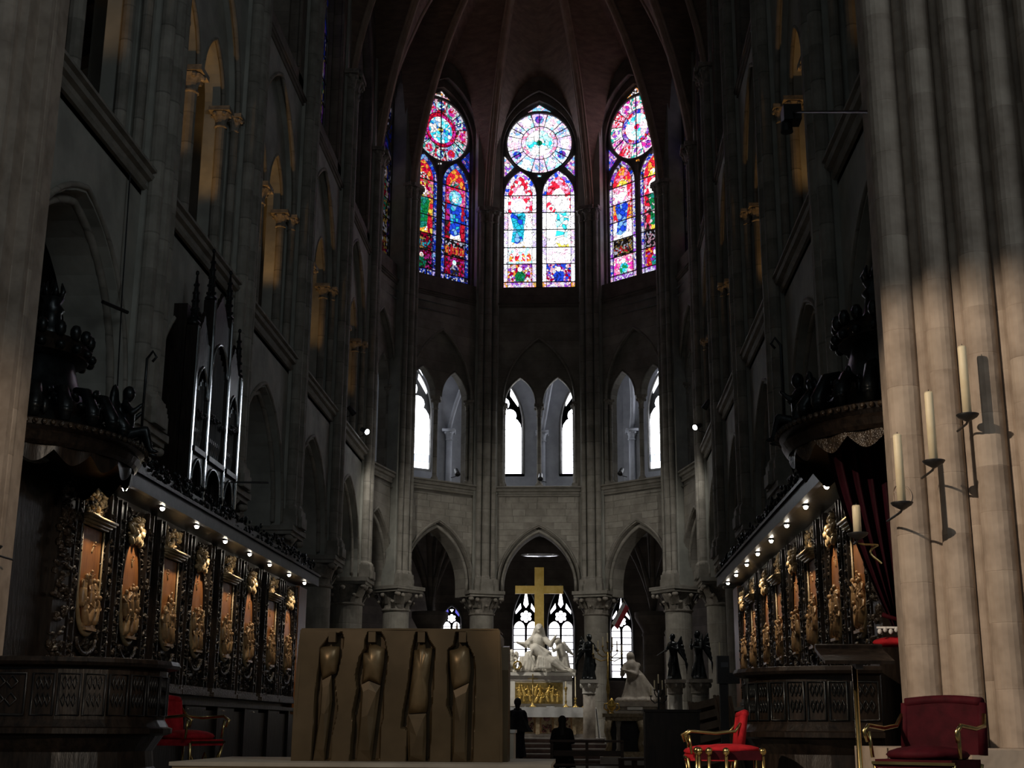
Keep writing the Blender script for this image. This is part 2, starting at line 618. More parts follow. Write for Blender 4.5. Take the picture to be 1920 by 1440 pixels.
def bell_capital(mb, x, y, z0, z1, r, ra, n=10):
    """small capital: neck ring, flaring bell and square slab"""
    h = z1 - z0
    mb.lathe(x, y, [(r * 1.02, z0), (r * 1.3, z0 + 0.04 * h), (r * 1.3, z0 + 0.10 * h), (r * 1.05, z0 + 0.14 * h), (r * 1.15, z0 + 0.4 * h), (ra * 0.75, z0 + 0.62 * h), (ra * 0.95, z0 + 0.74 * h), (ra * 0.8, z0 + 0.78 * h)], n)
    for k in range(6):
        a = 2 * pi * k / 6
        mb.ell((x + ra * 0.85 * cos(a), y + ra * 0.85 * sin(a), z0 + 0.66 * h), (ra * 0.22, ra * 0.22, h * 0.12), 6, 4)
    mb.box(x - ra, x + ra, y - ra, y + ra, z0 + 0.78 * h, z1)
    return mb


def colonnette(fn, u, w, z0, z1, r, parent, capital=0.5):
    x, y, _ = fn(u, w, 0)
    mb = MB()
    zc = z1 - capital
    mb.box(x - r * 1.7, x + r * 1.7, y - r * 1.7, y + r * 1.7, z0, z0 + 0.14)
    mb.lathe(x, y, [(r * 1.55, z0 + 0.14), (r * 1.5, z0 + 0.2), (r * 1.1, z0 + 0.24), (r, z0 + 0.3), (r, zc)], 12)
    o = mb.build('colonnette', 'stone_dress', parent, smooth=False)
    c = bell_capital(MB(), x, y, zc, z1, r, r * 2.1).build('capital', 'stone_carved', o)
    return o


def arch_roll(fn, c, w, r, parent, zlow=None, name='arch_moulding', mat='stone_dress'):
    pts = [fn(u, w, z) for u, z in arch_pts(c, 12)]
    if zlow is not None:
        pts = [fn(c[0] - c[1], w, zlow)] + pts + [fn(c[0] + c[1], w, zlow)]
    return MB().tube(pts, r, 6).build(name, mat, parent, smooth=True)


def wall_bay(parent, pa, pb, S):
    fn, L = facet(pa, pb)
    h = L / 2
    # arcade
    mb = MB()
    slab(mb, fn, -h, h, 6.2, S['sill'] - 0.1, [(0, S['aa'] + 0.14, S['asp'], S['ah'] + 0.2)], -0.42, -0.22, n=10)
    slab(mb, fn, -h, h, 6.2, S['sill'] - 0.1, [(0, S['aa'], S['asp'], S['ah'])], -0.22, 0.42, n=10)
    mb.build('arcade_wall', S['amat'], parent)
    arch_roll(fn, (0, S['aa'] + 0.20, S['asp'], S['ah'] + 0.28), -0.43, 0.045, parent, 6.3)
    arch_roll(fn, (0, S['aa'] + 0.05, S['asp'], S['ah'] + 0.07), -0.24, 0.07, parent, 6.3)
    profile_run(fn, -h, h, string_prof(S['sill'])).build('string_course', 'stone_dress', parent)
    # gallery screen
    zs, zt = S['sill'], S['top']
    te = (0, S['te'], S['tsp'], S['th'])
    mb = MB()
    slab(mb, fn, -h, h, zs - 0.1, zt, [te], -0.42, -0.20, n=10)
    subs = [(sg * S['tc'], S['ta'], S['tsp'], S['tah']) for sg in (-1, 1)]
    slab(mb, fn, -h, h, S['tsp'], zt, subs, -0.20, 0.20, n=8)
    jam = S['tc'] + S['ta']
    for sg in (-1, 1):
        a, b = sorted((sg * jam, sg * h))
        slab(mb, fn, a, b, zs - 0.1, S['tsp'], [], -0.20, 0.20)
    slab(mb, fn, -h, h, zs - 0.45, zs, [], -0.42, 0.5)
    mb.build('gallery_screen', S['tmat'], parent)
    arch_roll(fn, (0, S['te'] - 0.03, S['tsp'], S['th'] - 0.03), -0.40, 0.055, parent, zs, 'arch_moulding')
    for c in subs:
        arch_roll(fn, c, -0.18, 0.045, parent, None, 'arch_moulding')
    colonnette(fn, 0, -0.02, zs, S['tsp'], S['cr'], parent)
    for sg in (-1, 1):
        colonnette(fn, sg * (jam + 0.02), -0.16, zs, S['tsp'], S['cr'] * 0.8, parent, 0.42)
        colonnette(fn, sg * (S['te'] - 0.04), -0.36, zs, S['tsp'], S['cr'] * 0.62, parent, 0.38)
    # upper wall with the window opening
    mb = MB()
    wn = S['win']
    slab(mb, fn, -h, h, zt, 27.5, [(0, wn[0] + 0.16, wn[1], wn[2] + 0.35)], -0.42, -0.12, n=10)
    slab(mb, fn, -h, h, zt, 27.5, [(0, wn[0], wn[1], wn[2])], -0.12, 0.42, n=10)
    slab(mb, fn, -h, h, zt, S['wb'] - 0.12, [], -0.42, 0.42)
    mb.prism([(-h, S['wb'] - 0.12), (h, S['wb'] - 0.12), (h, S['wb'] - 0.02), (-h, S['wb'] - 0.02)], fn, -0.2, 0.42)
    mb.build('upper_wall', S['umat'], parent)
    profile_run(fn, -h, h, string_prof(zt, k=0.5)).build('string_course', 'stone_dimmed', parent)
    arch_roll(fn, (0, wn[0] + 0.13, wn[1], wn[2] + 0.3), -0.40, 0.05, parent, S['wb'], 'arch_moulding', 'stone_dimmed')
    return fn, L


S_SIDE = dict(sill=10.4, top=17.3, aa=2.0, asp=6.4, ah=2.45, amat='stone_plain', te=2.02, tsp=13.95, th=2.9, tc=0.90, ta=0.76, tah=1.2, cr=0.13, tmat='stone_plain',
              win=(1.55, 22.6, 2.6), wb=17.95, umat='stone_dimmed')
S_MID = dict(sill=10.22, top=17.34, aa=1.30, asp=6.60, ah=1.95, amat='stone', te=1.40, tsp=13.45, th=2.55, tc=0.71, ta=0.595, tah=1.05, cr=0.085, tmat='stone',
             win=(1.45, 23.95, 2.05), wb=18.06, umat='stone_dimmed')

FACETS = {}
for sg, wall, nm in ((-1, wall_l, 'L'), (1, wall_r, 'R')):
    for k in range(5):
        FACETS[nm + str(k)] = wall_bay(wall, (sg * XW, LINES[k]), (sg * XW, LINES[k + 1]), S_SIDE)
apse_pts = [(-XW, 42.0), (-D_[0], D_[1]), (-E_[0], E_[1]), (E_[0], E_[1]), (D_[0], D_[1]), (XW, 42.0)]
wall_pts = [(-XW - 0.12, 42.0), (-D_[0] - 0.55, D_[1] + 0.26), (-E_[0] - 0.14, E_[1] + 0.36), (E_[0] + 0.14, E_[1] + 0.36), (D_[0] + 0.55, D_[1] + 0.26), (XW + 0.12, 42.0)]
for k in range(5):
    FACETS['A' + str(k)] = wall_bay(wall_a, wall_pts[k], wall_pts[k + 1], S_MID)

# dressed blocks of the apse spandrels, each its own stone
rb = random.Random(3)
for key, S in (('A1', S_MID), ('A2', S_MID), ('A3', S_MID)):
    fn, L = FACETS[key]
    h = L / 2 - 0.36
    z = 7.0
    while z < S['sill'] - 0.5:
        dz = rb.uniform(0.21, 0.27)
        if z + dz > S['sill'] - 0.36:
            break
        c = (0, S['aa'] + 0.30, S['asp'], S['ah'] + 0.40)
        top = c[2] + c[3]
        runs = []
        if z >= top:
            runs = [(-h, h)]
        else:
            lo, hi = 0.0, c[1]
            for _ in range(24):
                m_ = (lo + hi) / 2
                if arch_z(m_, c) > z:
                    lo = m_
                else:
                    hi = m_
            if hi < h - 0.08:
                runs = [(-h, -hi), (hi, h)]
        for a, b in runs:
            n = max(1, round((b - a) / rb.uniform(0.45, 0.75)))
            cuts = [a + (b - a) * (i + (rb.uniform(-0.2, 0.2) if 0 < i < n else 0)) / n for i in range(n + 1)]
            for p, q in zip(cuts, cuts[1:]):
                MB().prism([(p + 0.006, z + 0.006), (q - 0.006, z + 0.006), (q - 0.006, z + dz - 0.006), (p + 0.006, z + dz - 0.006)], fn, -0.432 - rb.uniform(0, 0.006), -0.40).build(
                    'stone_block', rb.choice(('stone_block_a', 'stone_block_b')), wall_a)
        z += dz

# ------------------------------------------------------------------ columns
leaf = MB()
leaf.grid(lambda s, t: ((s - 0.5) * 0.17 * (1 - 0.55 * t * t), -0.03 - 0.16 * t * t - 0.05 * sin(pi * t), 0.34 * t - 0.10 * max(0, t - 0.75) * 4), 4, 6)
leaf.grid(lambda s, t: ((s - 0.5) * 0.14 * (1 - 0.55 * t * t), 0.0 - 0.13 * t * t - 0.02 * sin(pi * t), 0.32 * t), 4, 6)
leaf.ell((0, -0.20, 0.25), (0.075, 0.06, 0.065), 8, 5)
leaf_me = leaf.mesh('capital_leaf', 'stone_carved', True)


def column(x, y, r, ab, ang, label, shafts, wfront, dz=0.0):
    """ang: direction that faces the middle of the choir"""
    t = thing('stone_column', label, 'column', (x, y, FLOOR), ang)
    z0 = -FLOOR
    mb = MB()
    mb.box(-r * 1.14, r * 1.14, -r * 1.14, r * 1.14, 0, 0.35)
    mb.lathe(0, 0, [(r * 1.13, 0.35), (r * 1.14, 0.45), (r * 1.12, 0.52), (r * 1.05, 0.55), (r * 1.08, 0.62), (r, 0.7)], 24)
    mb.build('base', 'stone_dress', t)
    zz = 0.7
    top = 5.38 + z0 + dz
    n = 7
    for k in range(n):
        a, b = zz + (top - zz) * k / n, zz + (top - zz) * (k + 1) / n
        MB().lathe(0, 0, [(r * 0.985, a), (r, a + 0.012), (r, b - 0.012), (r * 0.985, b)], 28).build('stone_drum', rb.choice(('stone_block_a', 'stone_block_b')), t, smooth=False)
    mb = MB()
    mb.lathe(0, 0, [(r, top), (r * 1.10, top + 0.02), (r * 1.12, top + 0.06), (r * 1.02, top + 0.10), (r * 1.03, top + 0.30), (r * 1.16, top + 0.5), (r * 1.36, top + 0.64), (r * 1.30, top + 0.66)], 28)
    cap = mb.build('capital', 'stone_carved', t, smooth=True)
    for k in range(12):
        a = 2 * pi * k / 12
        inst('leaf', leaf_me, cap, (r * 1.0 * sin(a), -r * 1.0 * cos(a), top + (0.24 if k % 2 else 0.10)), (0, 0, a), (1.15, 1.25, 1.15) if k % 2 else (0.95, 0.9, 0.85))
    for k in range(4):
        a = pi / 4 + k * pi / 2
        inst('leaf', leaf_me, cap, (r * 1.12 * sin(a), -r * 1.12 * cos(a), top + 0.26), (0, 0, a), (1.5, 1.6, 1.2))
    mb = MB()
    zt = 6.02 + z0 + dz
    mb.box(-ab * 0.93, ab * 0.93, -ab * 0.93, ab * 0.93, zt, zt + 0.09)
    mb.box(-ab, ab, -ab, ab, zt + 0.09, zt + 0.21)
    mb.build('abacus', 'stone_dress', t)
    zt = 6.23 + z0 + dz
    for off, sr in shafts:
        b = MB()
        yb = -wfront - 0.02
        q = sr * 1.55
        b.box(off - q, off + q, yb - q, yb + q, zt, zt + 0.26)
        b.box(off - q * 0.88, off + q * 0.88, yb - q * 0.88, yb + q * 0.88, zt + 0.26, zt + 0.42)
        b.lathe(off, yb, [(q * 0.9, zt + 0.42), (q * 0.86, zt + 0.48), (sr * 1.1, zt + 0.52), (sr, zt + 0.56)], 12)
        so = MB()
        so.lathe(off, yb, [(sr, zt + 0.56), (sr, 20.7 + z0)], 14)
        sh = so.build('wall_shaft', 'stone_dress', t, smooth=False)
        b.build('shaft_base', 'stone_dress', sh)
        bell_capital(MB(), off, yb, 20.5 + z0, 21.1 + z0, sr, sr * 1.9).build('shaft_capital', 'stone_carved', sh)
    # wall mass behind the shafts
    w = max(abs(s[0]) for s in shafts) + 0.17
    MB().box(-w, w, -wfront + 0.06, 0.4, zt, 27 + z0).build('pier_mass', 'stone_plain', t)
    return t


side_name = {-1: 'left', 1: 'right'}
for sg in (-1, 1):
    for k, y in enumerate(LINES[1:]):
        pos = ('between the first and second bays of the %s arcade', 'beside the choir organ, second pier of the %s arcade', 'third pier of the %s arcade, above the stall canopy',
               'fourth pier of the %s arcade, at the far end of the stalls', 'fifth pier of the %s arcade, where the apse begins')[k] % side_name[sg]
        if sg == 1:
            pos = pos.replace('beside the choir organ, ', 'above the stalls, ')
        column(sg * XW, y, 0.52, 0.76, pi / 2 if sg < 0 else -pi / 2, 'round stone column with leafy capital, ' + pos, [(-0.36, 0.135), (0, 0.185), (0.36, 0.135)], 0.56)
    column(sg * D_[0], D_[1], 0.45, 0.70, R(56) if sg < 0 else -R(56), 'apse column with leafy capital and pale shafts, outermost on the %s of the high altar' % side_name[sg],
           [(-0.25, 0.09), (0, 0.14), (0.25, 0.09)], 0.30, 0.07)
    column(sg * E_[0], E_[1], 0.43, 0.67, R(21) if sg < 0 else -R(21), 'apse column with leafy capital just %s of the golden cross' % side_name[sg],
           [(-0.28, 0.10), (0, 0.15), (0.28, 0.10)], 0.38, 0.15)

# ------------------------------------------------------------------ vaults
ceil = struct(empty('ceiling'), 'brick-toned rib vault over the apse and choir')
BOSS = Vector((0, 41.6, 30.2))


def rib_pt(b, boss, s, z0=21.0):
    f = s ** 1.42
    return Vector((b[0] + (boss.x - b[0]) * f, b[1] + (boss.y - b[1]) * f, z0 + (boss.z - z0) * sin(s * pi / 2)))


def inner(p, d):
    c = Vector((0, 40.0 if p[1] > 42.5 else p[1]))
    v = (c - Vector(p)).normalized() * d
    return (p[0] + v.x, p[1] + v.y)


def rib(b, boss, r=0.12, name='vault_rib'):
    pts = [rib_pt(b, boss, k / 24) for k in range(25)]
    o = MB().tube(pts, r, 8).build(name, 'vault_rib', ceil, smooth=True)
    for off in (-1, 1):
        d = (boss - Vector((b[0], b[1], boss.z))).normalized()
        side = Vector((-d.y, d.x, 0)) * off * r * 0.95
        MB().tube([p + side + Vector((0, 0, 0.06)) for p in pts], r * 0.55, 6).build('rib_roll', 'vault_rib', o, smooth=True)


def web(b0, b1, boss, apex_z, n=20):
    """vault cell between two ribs: springs to the wall arch, then to the ridge"""
    m = Vector(((b0[0] + b1[0]) / 2, (b0[1] + b1[1]) / 2))
    outw = (m - Vector((boss.x, boss.y))).normalized() * 0.3
    for b in (b0, b1):
        def Q(t):
            if t < 0.5:
                s = t / 0.5
                hx = s ** 1.5
                return Vector((b[0] + (m.x - b[0]) * hx + outw.x * min(1, s * 3), b[1] + (m.y - b[1]) * hx + outw.y * min(1, s * 3), 21.0 + (apex_z - 21.0) * sin(s * pi / 2)))
            s = (t - 0.5) / 0.5
            return Vector((m.x + outw.x + (boss.x - m.x - outw.x) * s, m.y + outw.y + (boss.y - m.y - outw.y) * s, apex_z + (boss.z + 0.1 - apex_z) * sin(s * pi / 2)))

        def P(s, t):
            a = rib_pt(b, boss, t) + Vector((0, 0, 0.08))
            q = Q(t)
            p = a + (q - a) * s
            return (p.x, p.y, p.z + 0.25 * sin(pi * s) * min(1, 3 * t) * (1 - t))
        MB().grid(P, 6, n).build('vault_web', 'vault_brick', ceil, smooth=True)


apse_in = [inner(p, 0.36) for p in apse_pts]
for p in apse_in:
    rib(p, BOSS)
for a, b in zip(apse_in, apse_in[1:]):
    web(a, b, BOSS, 26.9)
MB().lathe(0, BOSS.y, [(0.45, BOSS.z - 0.3), (0.5, BOSS.z - 0.1), (0.4, BOSS.z + 0.2)], 16).build('boss', 'vault_rib', ceil)
for k in (4, 2):
    y0, y1 = LINES[k - 1] if k == 4 else LINES[k - 2], LINES[k + 1] if k == 4 else LINES[k]
    bs = Vector((0, (y0 + y1) / 2 if k == 2 else 36.5, 30.4))
    c4 = [(-5.45, y0), (-5.45, (y0 + y1) / 2), (-5.45, y1), (5.45, y1), (5.45, (y0 + y1) / 2), (5.45, y0)]
    for p in c4:
        rib(p, bs)
    for a, b in ((0, 1), (1, 2), (3, 4), (4, 5)):
        web(c4[a], c4[b], bs, 27.3)
    for a, b in ((2, 3), (5, 0)):
        web(c4[a], c4[b], bs, 30.4)
MB().box(-8, 8, 8, 26, 33.0, 33.3).build('vault_cover', 'vault_brick', ceil)
MB().box(-8, 8, 26, 50, 33.4, 33.6).build('vault_cover', 'vault_brick', ceil)
for sg in (-1, 1):
    MB().box(sg * 6.45, sg * 6.0, 13, 43, 27.4, 33.4).build('vault_cover', 'stone_dimmed', ceil)

# ------------------------------------------------------------------ aisles, galleries and ambulatory behind the arcades
gal_pts = [(-10.5, 42.0), (-8.6, 48.6), (-3.3, 52.2), (3.3, 52.2), (8.6, 48.6), (10.5, 42.0)]
amb_pts = [(-11, 42.0), (-11, 50.0), (-4.6, 57.0), (4.6, 57.0), (11, 50.0), (11, 42.0)]
for sg, nm in ((-1, 'left'), (1, 'right')):
    g = struct(empty('wall_gallery_' + nm), 'dim gallery and aisle behind the %s arcade' % nm)
    x0, x1 = sorted((sg * 10.5, sg * 10.9))
    MB().box(x0, x1, 12, 42, 9.8, 17.5).build('gallery_back_wall', 'gallery_wall', g)
    x0, x1 = sorted((sg * 17, sg * 17.4))
    MB().box(x0, x1, 12, 50, 0, 9.9).build('aisle_back_wall', 'stone_plain', g)
    x0, x1 = sorted((sg * 6.3, sg * 17.4))
    MB().box(x0, x1, 12, 42.5, 9.72, 10.0).build('gallery_floor', 'stone_plain', g)
    for k in range(12, 42, 1):
        MB().prism([(6.3, 17.0), (10.9, 14.6), (10.9, 14.75), (6.3, 17.15)], lambda a, w, b: (sg * a, w, b), k + 0.4, k + 0.6).build('rafter', 'roof_timber', g)
    MB().prism([(6.3, 17.2), (10.9, 14.8), (10.9, 14.9), (6.3, 17.3)], lambda a, w, b: (sg * a, w, b), 12, 43).build('gallery_roof', 'roof_timber', g)
    for y in LINES[1:]:
        # cross arches in the gallery, which catch the lamp light
        f2 = lambda a, w, b: (sg * (8.4 + a), y + w, b)
        mb = MB()
        slab(mb, f2, -2.1, 2.1, 10.0, 16.4, [(0.1, 1.75, 13.6, 2.0)], -0.3, 0.3)
        mb.build('gallery_cross_arch', 'stone_plain', g)
        mb = MB()
        slab(mb, f2, -2.1, 2.7, 5.5, 9.8, [(0.1, 2.0, 6.3, 2.7)], -0.3, 0.3)
        mb.build('aisle_cross_arch', 'stone_plain', g)
    MB().box(min(sg * 6, sg * 17.4), max(sg * 6, sg * 17.4), 13.75, 14.3, 0, 33).build('west_end_mass', 'stone_plain', g)

g_a = struct(empty('wall_ambulatory'), 'dim ambulatory and gallery ring behind the apse arches')


def ring_slab(pts_in, pts_out, z0, z1, name, mat):
    mb = MB()
    for (a, b), (c, d) in zip(zip(pts_in, pts_in[1:]), zip(pts_out, pts_out[1:])):
        for z, fl in ((z0, 1), (z1, 0)):
            q = [(*a, z), (*b, z), (*d, z), (*c, z)]
            mb.quad(*(q[::-1] if fl else q))
    return mb.build(name, mat, g_a)


big = [(-13, 42), (-13, 52), (-6, 60), (6, 60), (13, 52), (13, 42)]
ring_slab(apse_pts, big, 9.7, 9.95, 'gallery_floor', 'stone_plain')
ring_slab(apse_pts, big, 16.6, 16.9, 'gallery_roof', 'gallery_wall')


def solid_wall(pa, pb, z0, z1, name, mat, th=0.4):
    fn, L = facet(pa, pb)
    mb = MB()
    slab(mb, fn, -L / 2, L / 2, z0, z1, [], 0, th)
    mb.build(name, mat, g_a)
    return fn, L


GF = {}
for k in range(5):
    GF[k] = solid_wall(gal_pts[k], gal_pts[k + 1], 9.7, 17, 'gallery_back_wall', 'gallery_wall')
AF = {}
for k in range(5):
    AF[k] = solid_wall(amb_pts[k], amb_pts[k + 1], 0, 9.9, 'chapel_wall', 'stone_dimmed')
# vault shafts and ribs on the gallery back walls
for k in (1, 2, 3):
    fn, L = GF[k]
    ua, ub = fn(0, 0, 0)[0], fn(1, 0, 0)[0]
    for u in ((0.0,) if k == 2 else (((-3.85 if k == 1 else 3.7) - ua) / (ub - ua),)):
        mb = MB()
        x, y, _ = fn(u, -0.12, 0)
        mb.lathe(x, y, [(0.13, 10), (0.13, 12.9)], 10)
        bell_capital(mb, x, y, 12.9, 13.35, 0.13, 0.26)
        mb.tube([fn(u + 0.1 * s, -0.12 - 1.9 * (s / 8) ** 1.6, 13.35 + 2.9 * sin(s / 8 * pi / 2)) for s in range(9)], 0.1, 6)
        mb.build('gallery_vault_shaft', 'gallery_wall', g_a, smooth=True)
# inner ambulatory columns with arches radiating from them
for sg in (-1, 1):
    for (x, y) in ((4.25, 50.4), (8.2, 47.6)):
        mb = MB()
        mb.lathe(sg * x, y, [(0.5, FLOOR), (0.4, 1.2), (0.4, 5.0), (0.45, 5.05), (0.4, 5.15), (0.7, 5.7), (0.7, 5.9)], 18)
        for k in range(8):
            a = 2 * pi * k / 8
            mb.tube([(sg * x + cos(a) * 2.2 * (s / 8) ** 1.4, y + sin(a) * 2.2 * (s / 8) ** 1.4, 5.9 + 3.4 * sin(s / 8 * pi / 2)) for s in range(9)], 0.10, 6)
        mb.build('ambulatory_column', 'stone_dimmed', g_a, smooth=True)

# ================================================================== WINDOWS
GC = dict(red=(0.85, 0.02, 0.05), ruby=(0.45, 0.0, 0.04), pink=(1.0, 0.25, 0.42), rose=(1.0, 0.55, 0.72), blue=(0.02, 0.08, 0.85), navy=(0.02, 0.03, 0.30), sky=(0.25, 0.55, 1.0), turq=(0.03, 0.62, 0.85),
          cyan=(0.35, 0.9, 0.95), white=(1.0, 0.97, 0.98), lilac=(0.62, 0.50, 1.0), pale=(0.80, 0.80, 1.0), violet=(0.35, 0.08, 0.70), green=(0.01, 0.30, 0.08), teal=(0.02, 0.35, 0.28), yellow=(1.0, 0.75, 0.08),
          orange=(1.0, 0.38, 0.05), dark=(0.05, 0.035, 0.03), black=(0.012, 0.010, 0.014), magenta=(0.85, 0.04, 0.45), ochre=(0.62, 0.40, 0.10), flesh=(1.0, 0.66, 0.55))


def G(names, strength=1.0, scale=9.0, lead=0.05):
    key = 'glass_%s_%s_%s' % ('_'.join(names.split()), str(strength), str(scale))
    if key not in MATS:
        glass(key, [GC[n] for n in names.split()], strength, scale, lead)
    return key


def circ(uc, zc, ru, rz=None, n=20, a0=0.0, a1=2 * pi):
    rz = ru if rz is None else rz
    full = abs(a1 - a0 - 2 * pi) < 1e-6
    return [(uc + ru * cos(a0 + (a1 - a0) * k / n), zc + rz * sin(a0 + (a1 - a0) * k / n)) for k in range(n if full else n + 1)]


def ringsec(uc, zc, r0, r1, a0, a1, kx=1.0, n=4, kz=1.0):
    o = [(uc + kx * r1 * cos(a0 + (a1 - a0) * k / n), zc + kz * r1 * sin(a0 + (a1 - a0) * k / n)) for k in range(n + 1)]
    i = [(uc + kx * r0 * cos(a0 + (a1 - a0) * k / n), zc + kz * r0 * sin(a0 + (a1 - a0) * k / n)) for k in range(n + 1)]
    return o + i[::-1]


WIN_N = [0]


def new_window(label):
    WIN_N[0] += 1
    return struct(empty('window_%d' % WIN_N[0]), label)


def pane(win, fn, poly, mat, w=0.05, name='pane'):
    return MB().prism(poly, fn, w, w + 0.014).build(name, mat, win)


def stained_window(label, fn, S, dz, pal):
    win = new_window(label)
    a, sp, h = S['win']
    K = 1.0355
    T = lambda z: 1.65 + (z - 1.65) * K + dz
    kx = (a - 0.06) / 1.34
    zr = [T(z) for z in (17.56, 17.78, 18.5, 19.16, 19.87, 20.56, 21.26)]
    za = T(22.26)
    rc = T(23.44)
    kz = K
    # stone tracery behind and around the glass
    out = arch_pts((0, a + 0.05, sp, h + 0.05), 12)
    poly = [(-a - 0.05, S['wb'] - 0.05)] + out + [(a + 0.05, S['wb'] - 0.05)]
    tr = MB()
    tr.prism(poly, fn, 0.075, 0.16)
    tr.prism([(-0.085 * kx, zr[0]), (0.085 * kx, zr[0]), (0.085 * kx, T(22.0)), (-0.085 * kx, T(22.0))], fn, -0.03, 0.08)
    tr.build('tracery', 'grey_tracery', win)
    MB().tube([fn(kx * 1.285 * cos(2 * pi * k / 32), 0.03, rc + kz * 1.285 * sin(2 * pi * k / 32)) for k in range(32)], 0.05, 6, closed=True).build('tracery_ring', 'grey_tracery', win, smooth=True)
    for li, sg in enumerate((-1, 1)):
        lp = pal['lancets'][li]
        uc = sg * 0.725 * kx
        hw = 0.61 * kx
        bw = 0.145 * kx
        arch_roll(fn, (uc, hw + 0.03, zr[6], za - zr[6] + 0.04), 0.03, 0.04, win, zr[0], 'tracery_arch', 'grey_tracery')
        for r in range(6):
            z0, z1 = zr[r] + 0.012, zr[r + 1] - 0.012
            for s2 in (-1, 1):
                e = sorted((uc + s2 * hw, uc + s2 * (hw - bw)))
                pane(win, fn, [(e[0], z0), (e[1], z0), (e[1], z1), (e[0], z1)], pal['corner'] if r == 0 else pal['border'][(r + li) % len(pal['border'])])
            iw = hw - bw - 0.018
            pane(win, fn, [(uc - iw, z0), (uc + iw, z0), (uc + iw, z1), (uc - iw, z1)], lp['rows'][r])
        # pointed head: border voussoirs and a red field
        o1 = arch_pts((uc, hw, zr[6] + 0.012, za - zr[6]), 3)
        o2 = arch_pts((uc, hw - bw, zr[6] + 0.012, za - zr[6] - 0.20), 3)
        for k in range(6):
            pane(win, fn, [o1[k], o1[k + 1], o2[k + 1], o2[k]], pal['head'][k % len(pal['head'])])
        o3 = arch_pts((uc, hw - bw - 0.02, zr[6] + 0.012, za - zr[6] - 0.23), 6)
        pane(win, fn, o3, lp['top'])
        pane(win, fn, [(uc - 0.26 * kx, zr[6] + 0.02), (uc + 0.26 * kx, zr[6] + 0.02), (uc + 0.13 * kx, zr[6] + 0.24), (uc, zr[6] + 0.30), (uc - 0.13 * kx, zr[6] + 0.24)], lp['topbase'], 0.04)
        # standing figure
        x = uc + lp.get('shift', 0.0) * kx
        pane(win, fn, circ(x, zr[5] + 0.30, 0.30 * kx, 0.33, 14), lp['halo'], 0.042)
        pane(win, fn, circ(x, zr[5] + 0.28, 0.15 * kx, 0.19, 12), lp['face'], 0.034)
        pane(win, fn, [(x - 0.17 * kx, zr[4] + 0.02), (x + 0.22 * kx, zr[4] + 0.02), (x + 0.30 * kx, zr[5] - 0.12), (x + 0.16 * kx, zr[5] + 0.12), (x - 0.16 * kx, zr[5] + 0.12), (x - 0.30 * kx, zr[5] - 0.10)], lp['robe'], 0.042)
        pane(win, fn, [(x - 0.26 * kx, zr[3] + 0.25), (x - 0.05 * kx, zr[3] + 0.16), (x + 0.2 * kx, zr[3] + 0.28), (x + 0.24 * kx, zr[4] - 0.01), (x - 0.2 * kx, zr[4] - 0.01)], lp['robe'], 0.042)
        pane(win, fn, [(x - 0.22 * kx, zr[3] + 0.02), (x + 0.28 * kx, zr[3] + 0.02), (x + 0.22 * kx, zr[3] + 0.30), (x - 0.18 * kx, zr[3] + 0.26)], lp['hem'], 0.046)
        # small figure in the lowest panel
        pane(win, fn, [(uc - 0.15 * kx, zr[1] + 0.04), (uc + 0.15 * kx, zr[1] + 0.04), (uc + 0.22 * kx, zr[1] + 0.3), (uc + 0.08 * kx, zr[1] + 0.46), (uc - 0.08 * kx, zr[1] + 0.46), (uc - 0.2 * kx, zr[1] + 0.28)], lp['small'], 0.042)
        pane(win, fn, circ(uc, zr[1] + 0.53, 0.085 * kx, 0.10, 10), lp['face'], 0.042)
        for k in range(4):
            q = uc + (-0.33 + 0.22 * k) * kx
            pane(win, fn, [(q - 0.085 * kx, zr[2] + 0.12), (q + 0.085 * kx, zr[2] + 0.12), (q + 0.085 * kx, zr[2] + 0.36), (q, zr[2] + 0.46), (q - 0.085 * kx, zr[2] + 0.36)], lp['niche'], 0.042)
        # iron bars
        mb = MB()
        for z in zr:
            mb.prism([(uc - hw - 0.02, z - 0.015), (uc + hw + 0.02, z - 0.015), (uc + hw + 0.02, z + 0.015), (uc - hw - 0.02, z + 0.015)], fn, 0.0, 0.025)
        for s2 in (-1, 1):
            q = uc + s2 * (hw - bw - 0.009)
            mb.prism([(q - 0.01, zr[0]), (q + 0.01, zr[0]), (q + 0.01, zr[6] + 0.3), (q - 0.01, zr[6] + 0.3)], fn, 0.0, 0.02)
        stuff(mb.build('iron_bars', 'black_iron', win))
    # rose
    ro = pal['rose']
    for k in range(12):
        a0 = 2 * pi * k / 12 + 0.02 + pi / 12
        a1 = 2 * pi * (k + 1) / 12 - 0.02 + pi / 12
        pane(win, fn, ringsec(0, rc, 0.70, 1.225, a0, a1, kx, 4, kz), ro['petal'][k % len(ro['petal'])])
        am = (a0 + a1) / 2
        pane(win, fn, circ(kx * 0.985 * cos(am), rc + kz * 0.985 * sin(am), 0.175 * kx, 0.175, 12), ro['round'][k % len(ro['round'])], 0.042)
        pane(win, fn, ringsec(0, rc, 0.54, 0.685, a0, a1, kx, 2, kz), ro['ring'][k % len(ro['ring'])])
    for k in range(6):
        a0 = 2 * pi * k / 6 + 0.015 + pi / 6
        a1 = 2 * pi * (k + 1) / 6 - 0.015 + pi / 6
        pane(win, fn, ringsec(0, rc, 0.10, 0.525, a0, a1, kx, 4, kz), ro['heart'][k % len(ro['heart'])])
    pane(win, fn, circ(0, rc, 0.12 * kx, 0.12, 10), ro['eye'], 0.04)
    mb = MB()
    mb.prism([(-0.014, rc - kz * 1.24), (0.014, rc - kz * 1.24), (0.014, rc + kz * 1.24), (-0.014, rc + kz * 1.24)], fn, 0.0, 0.03)
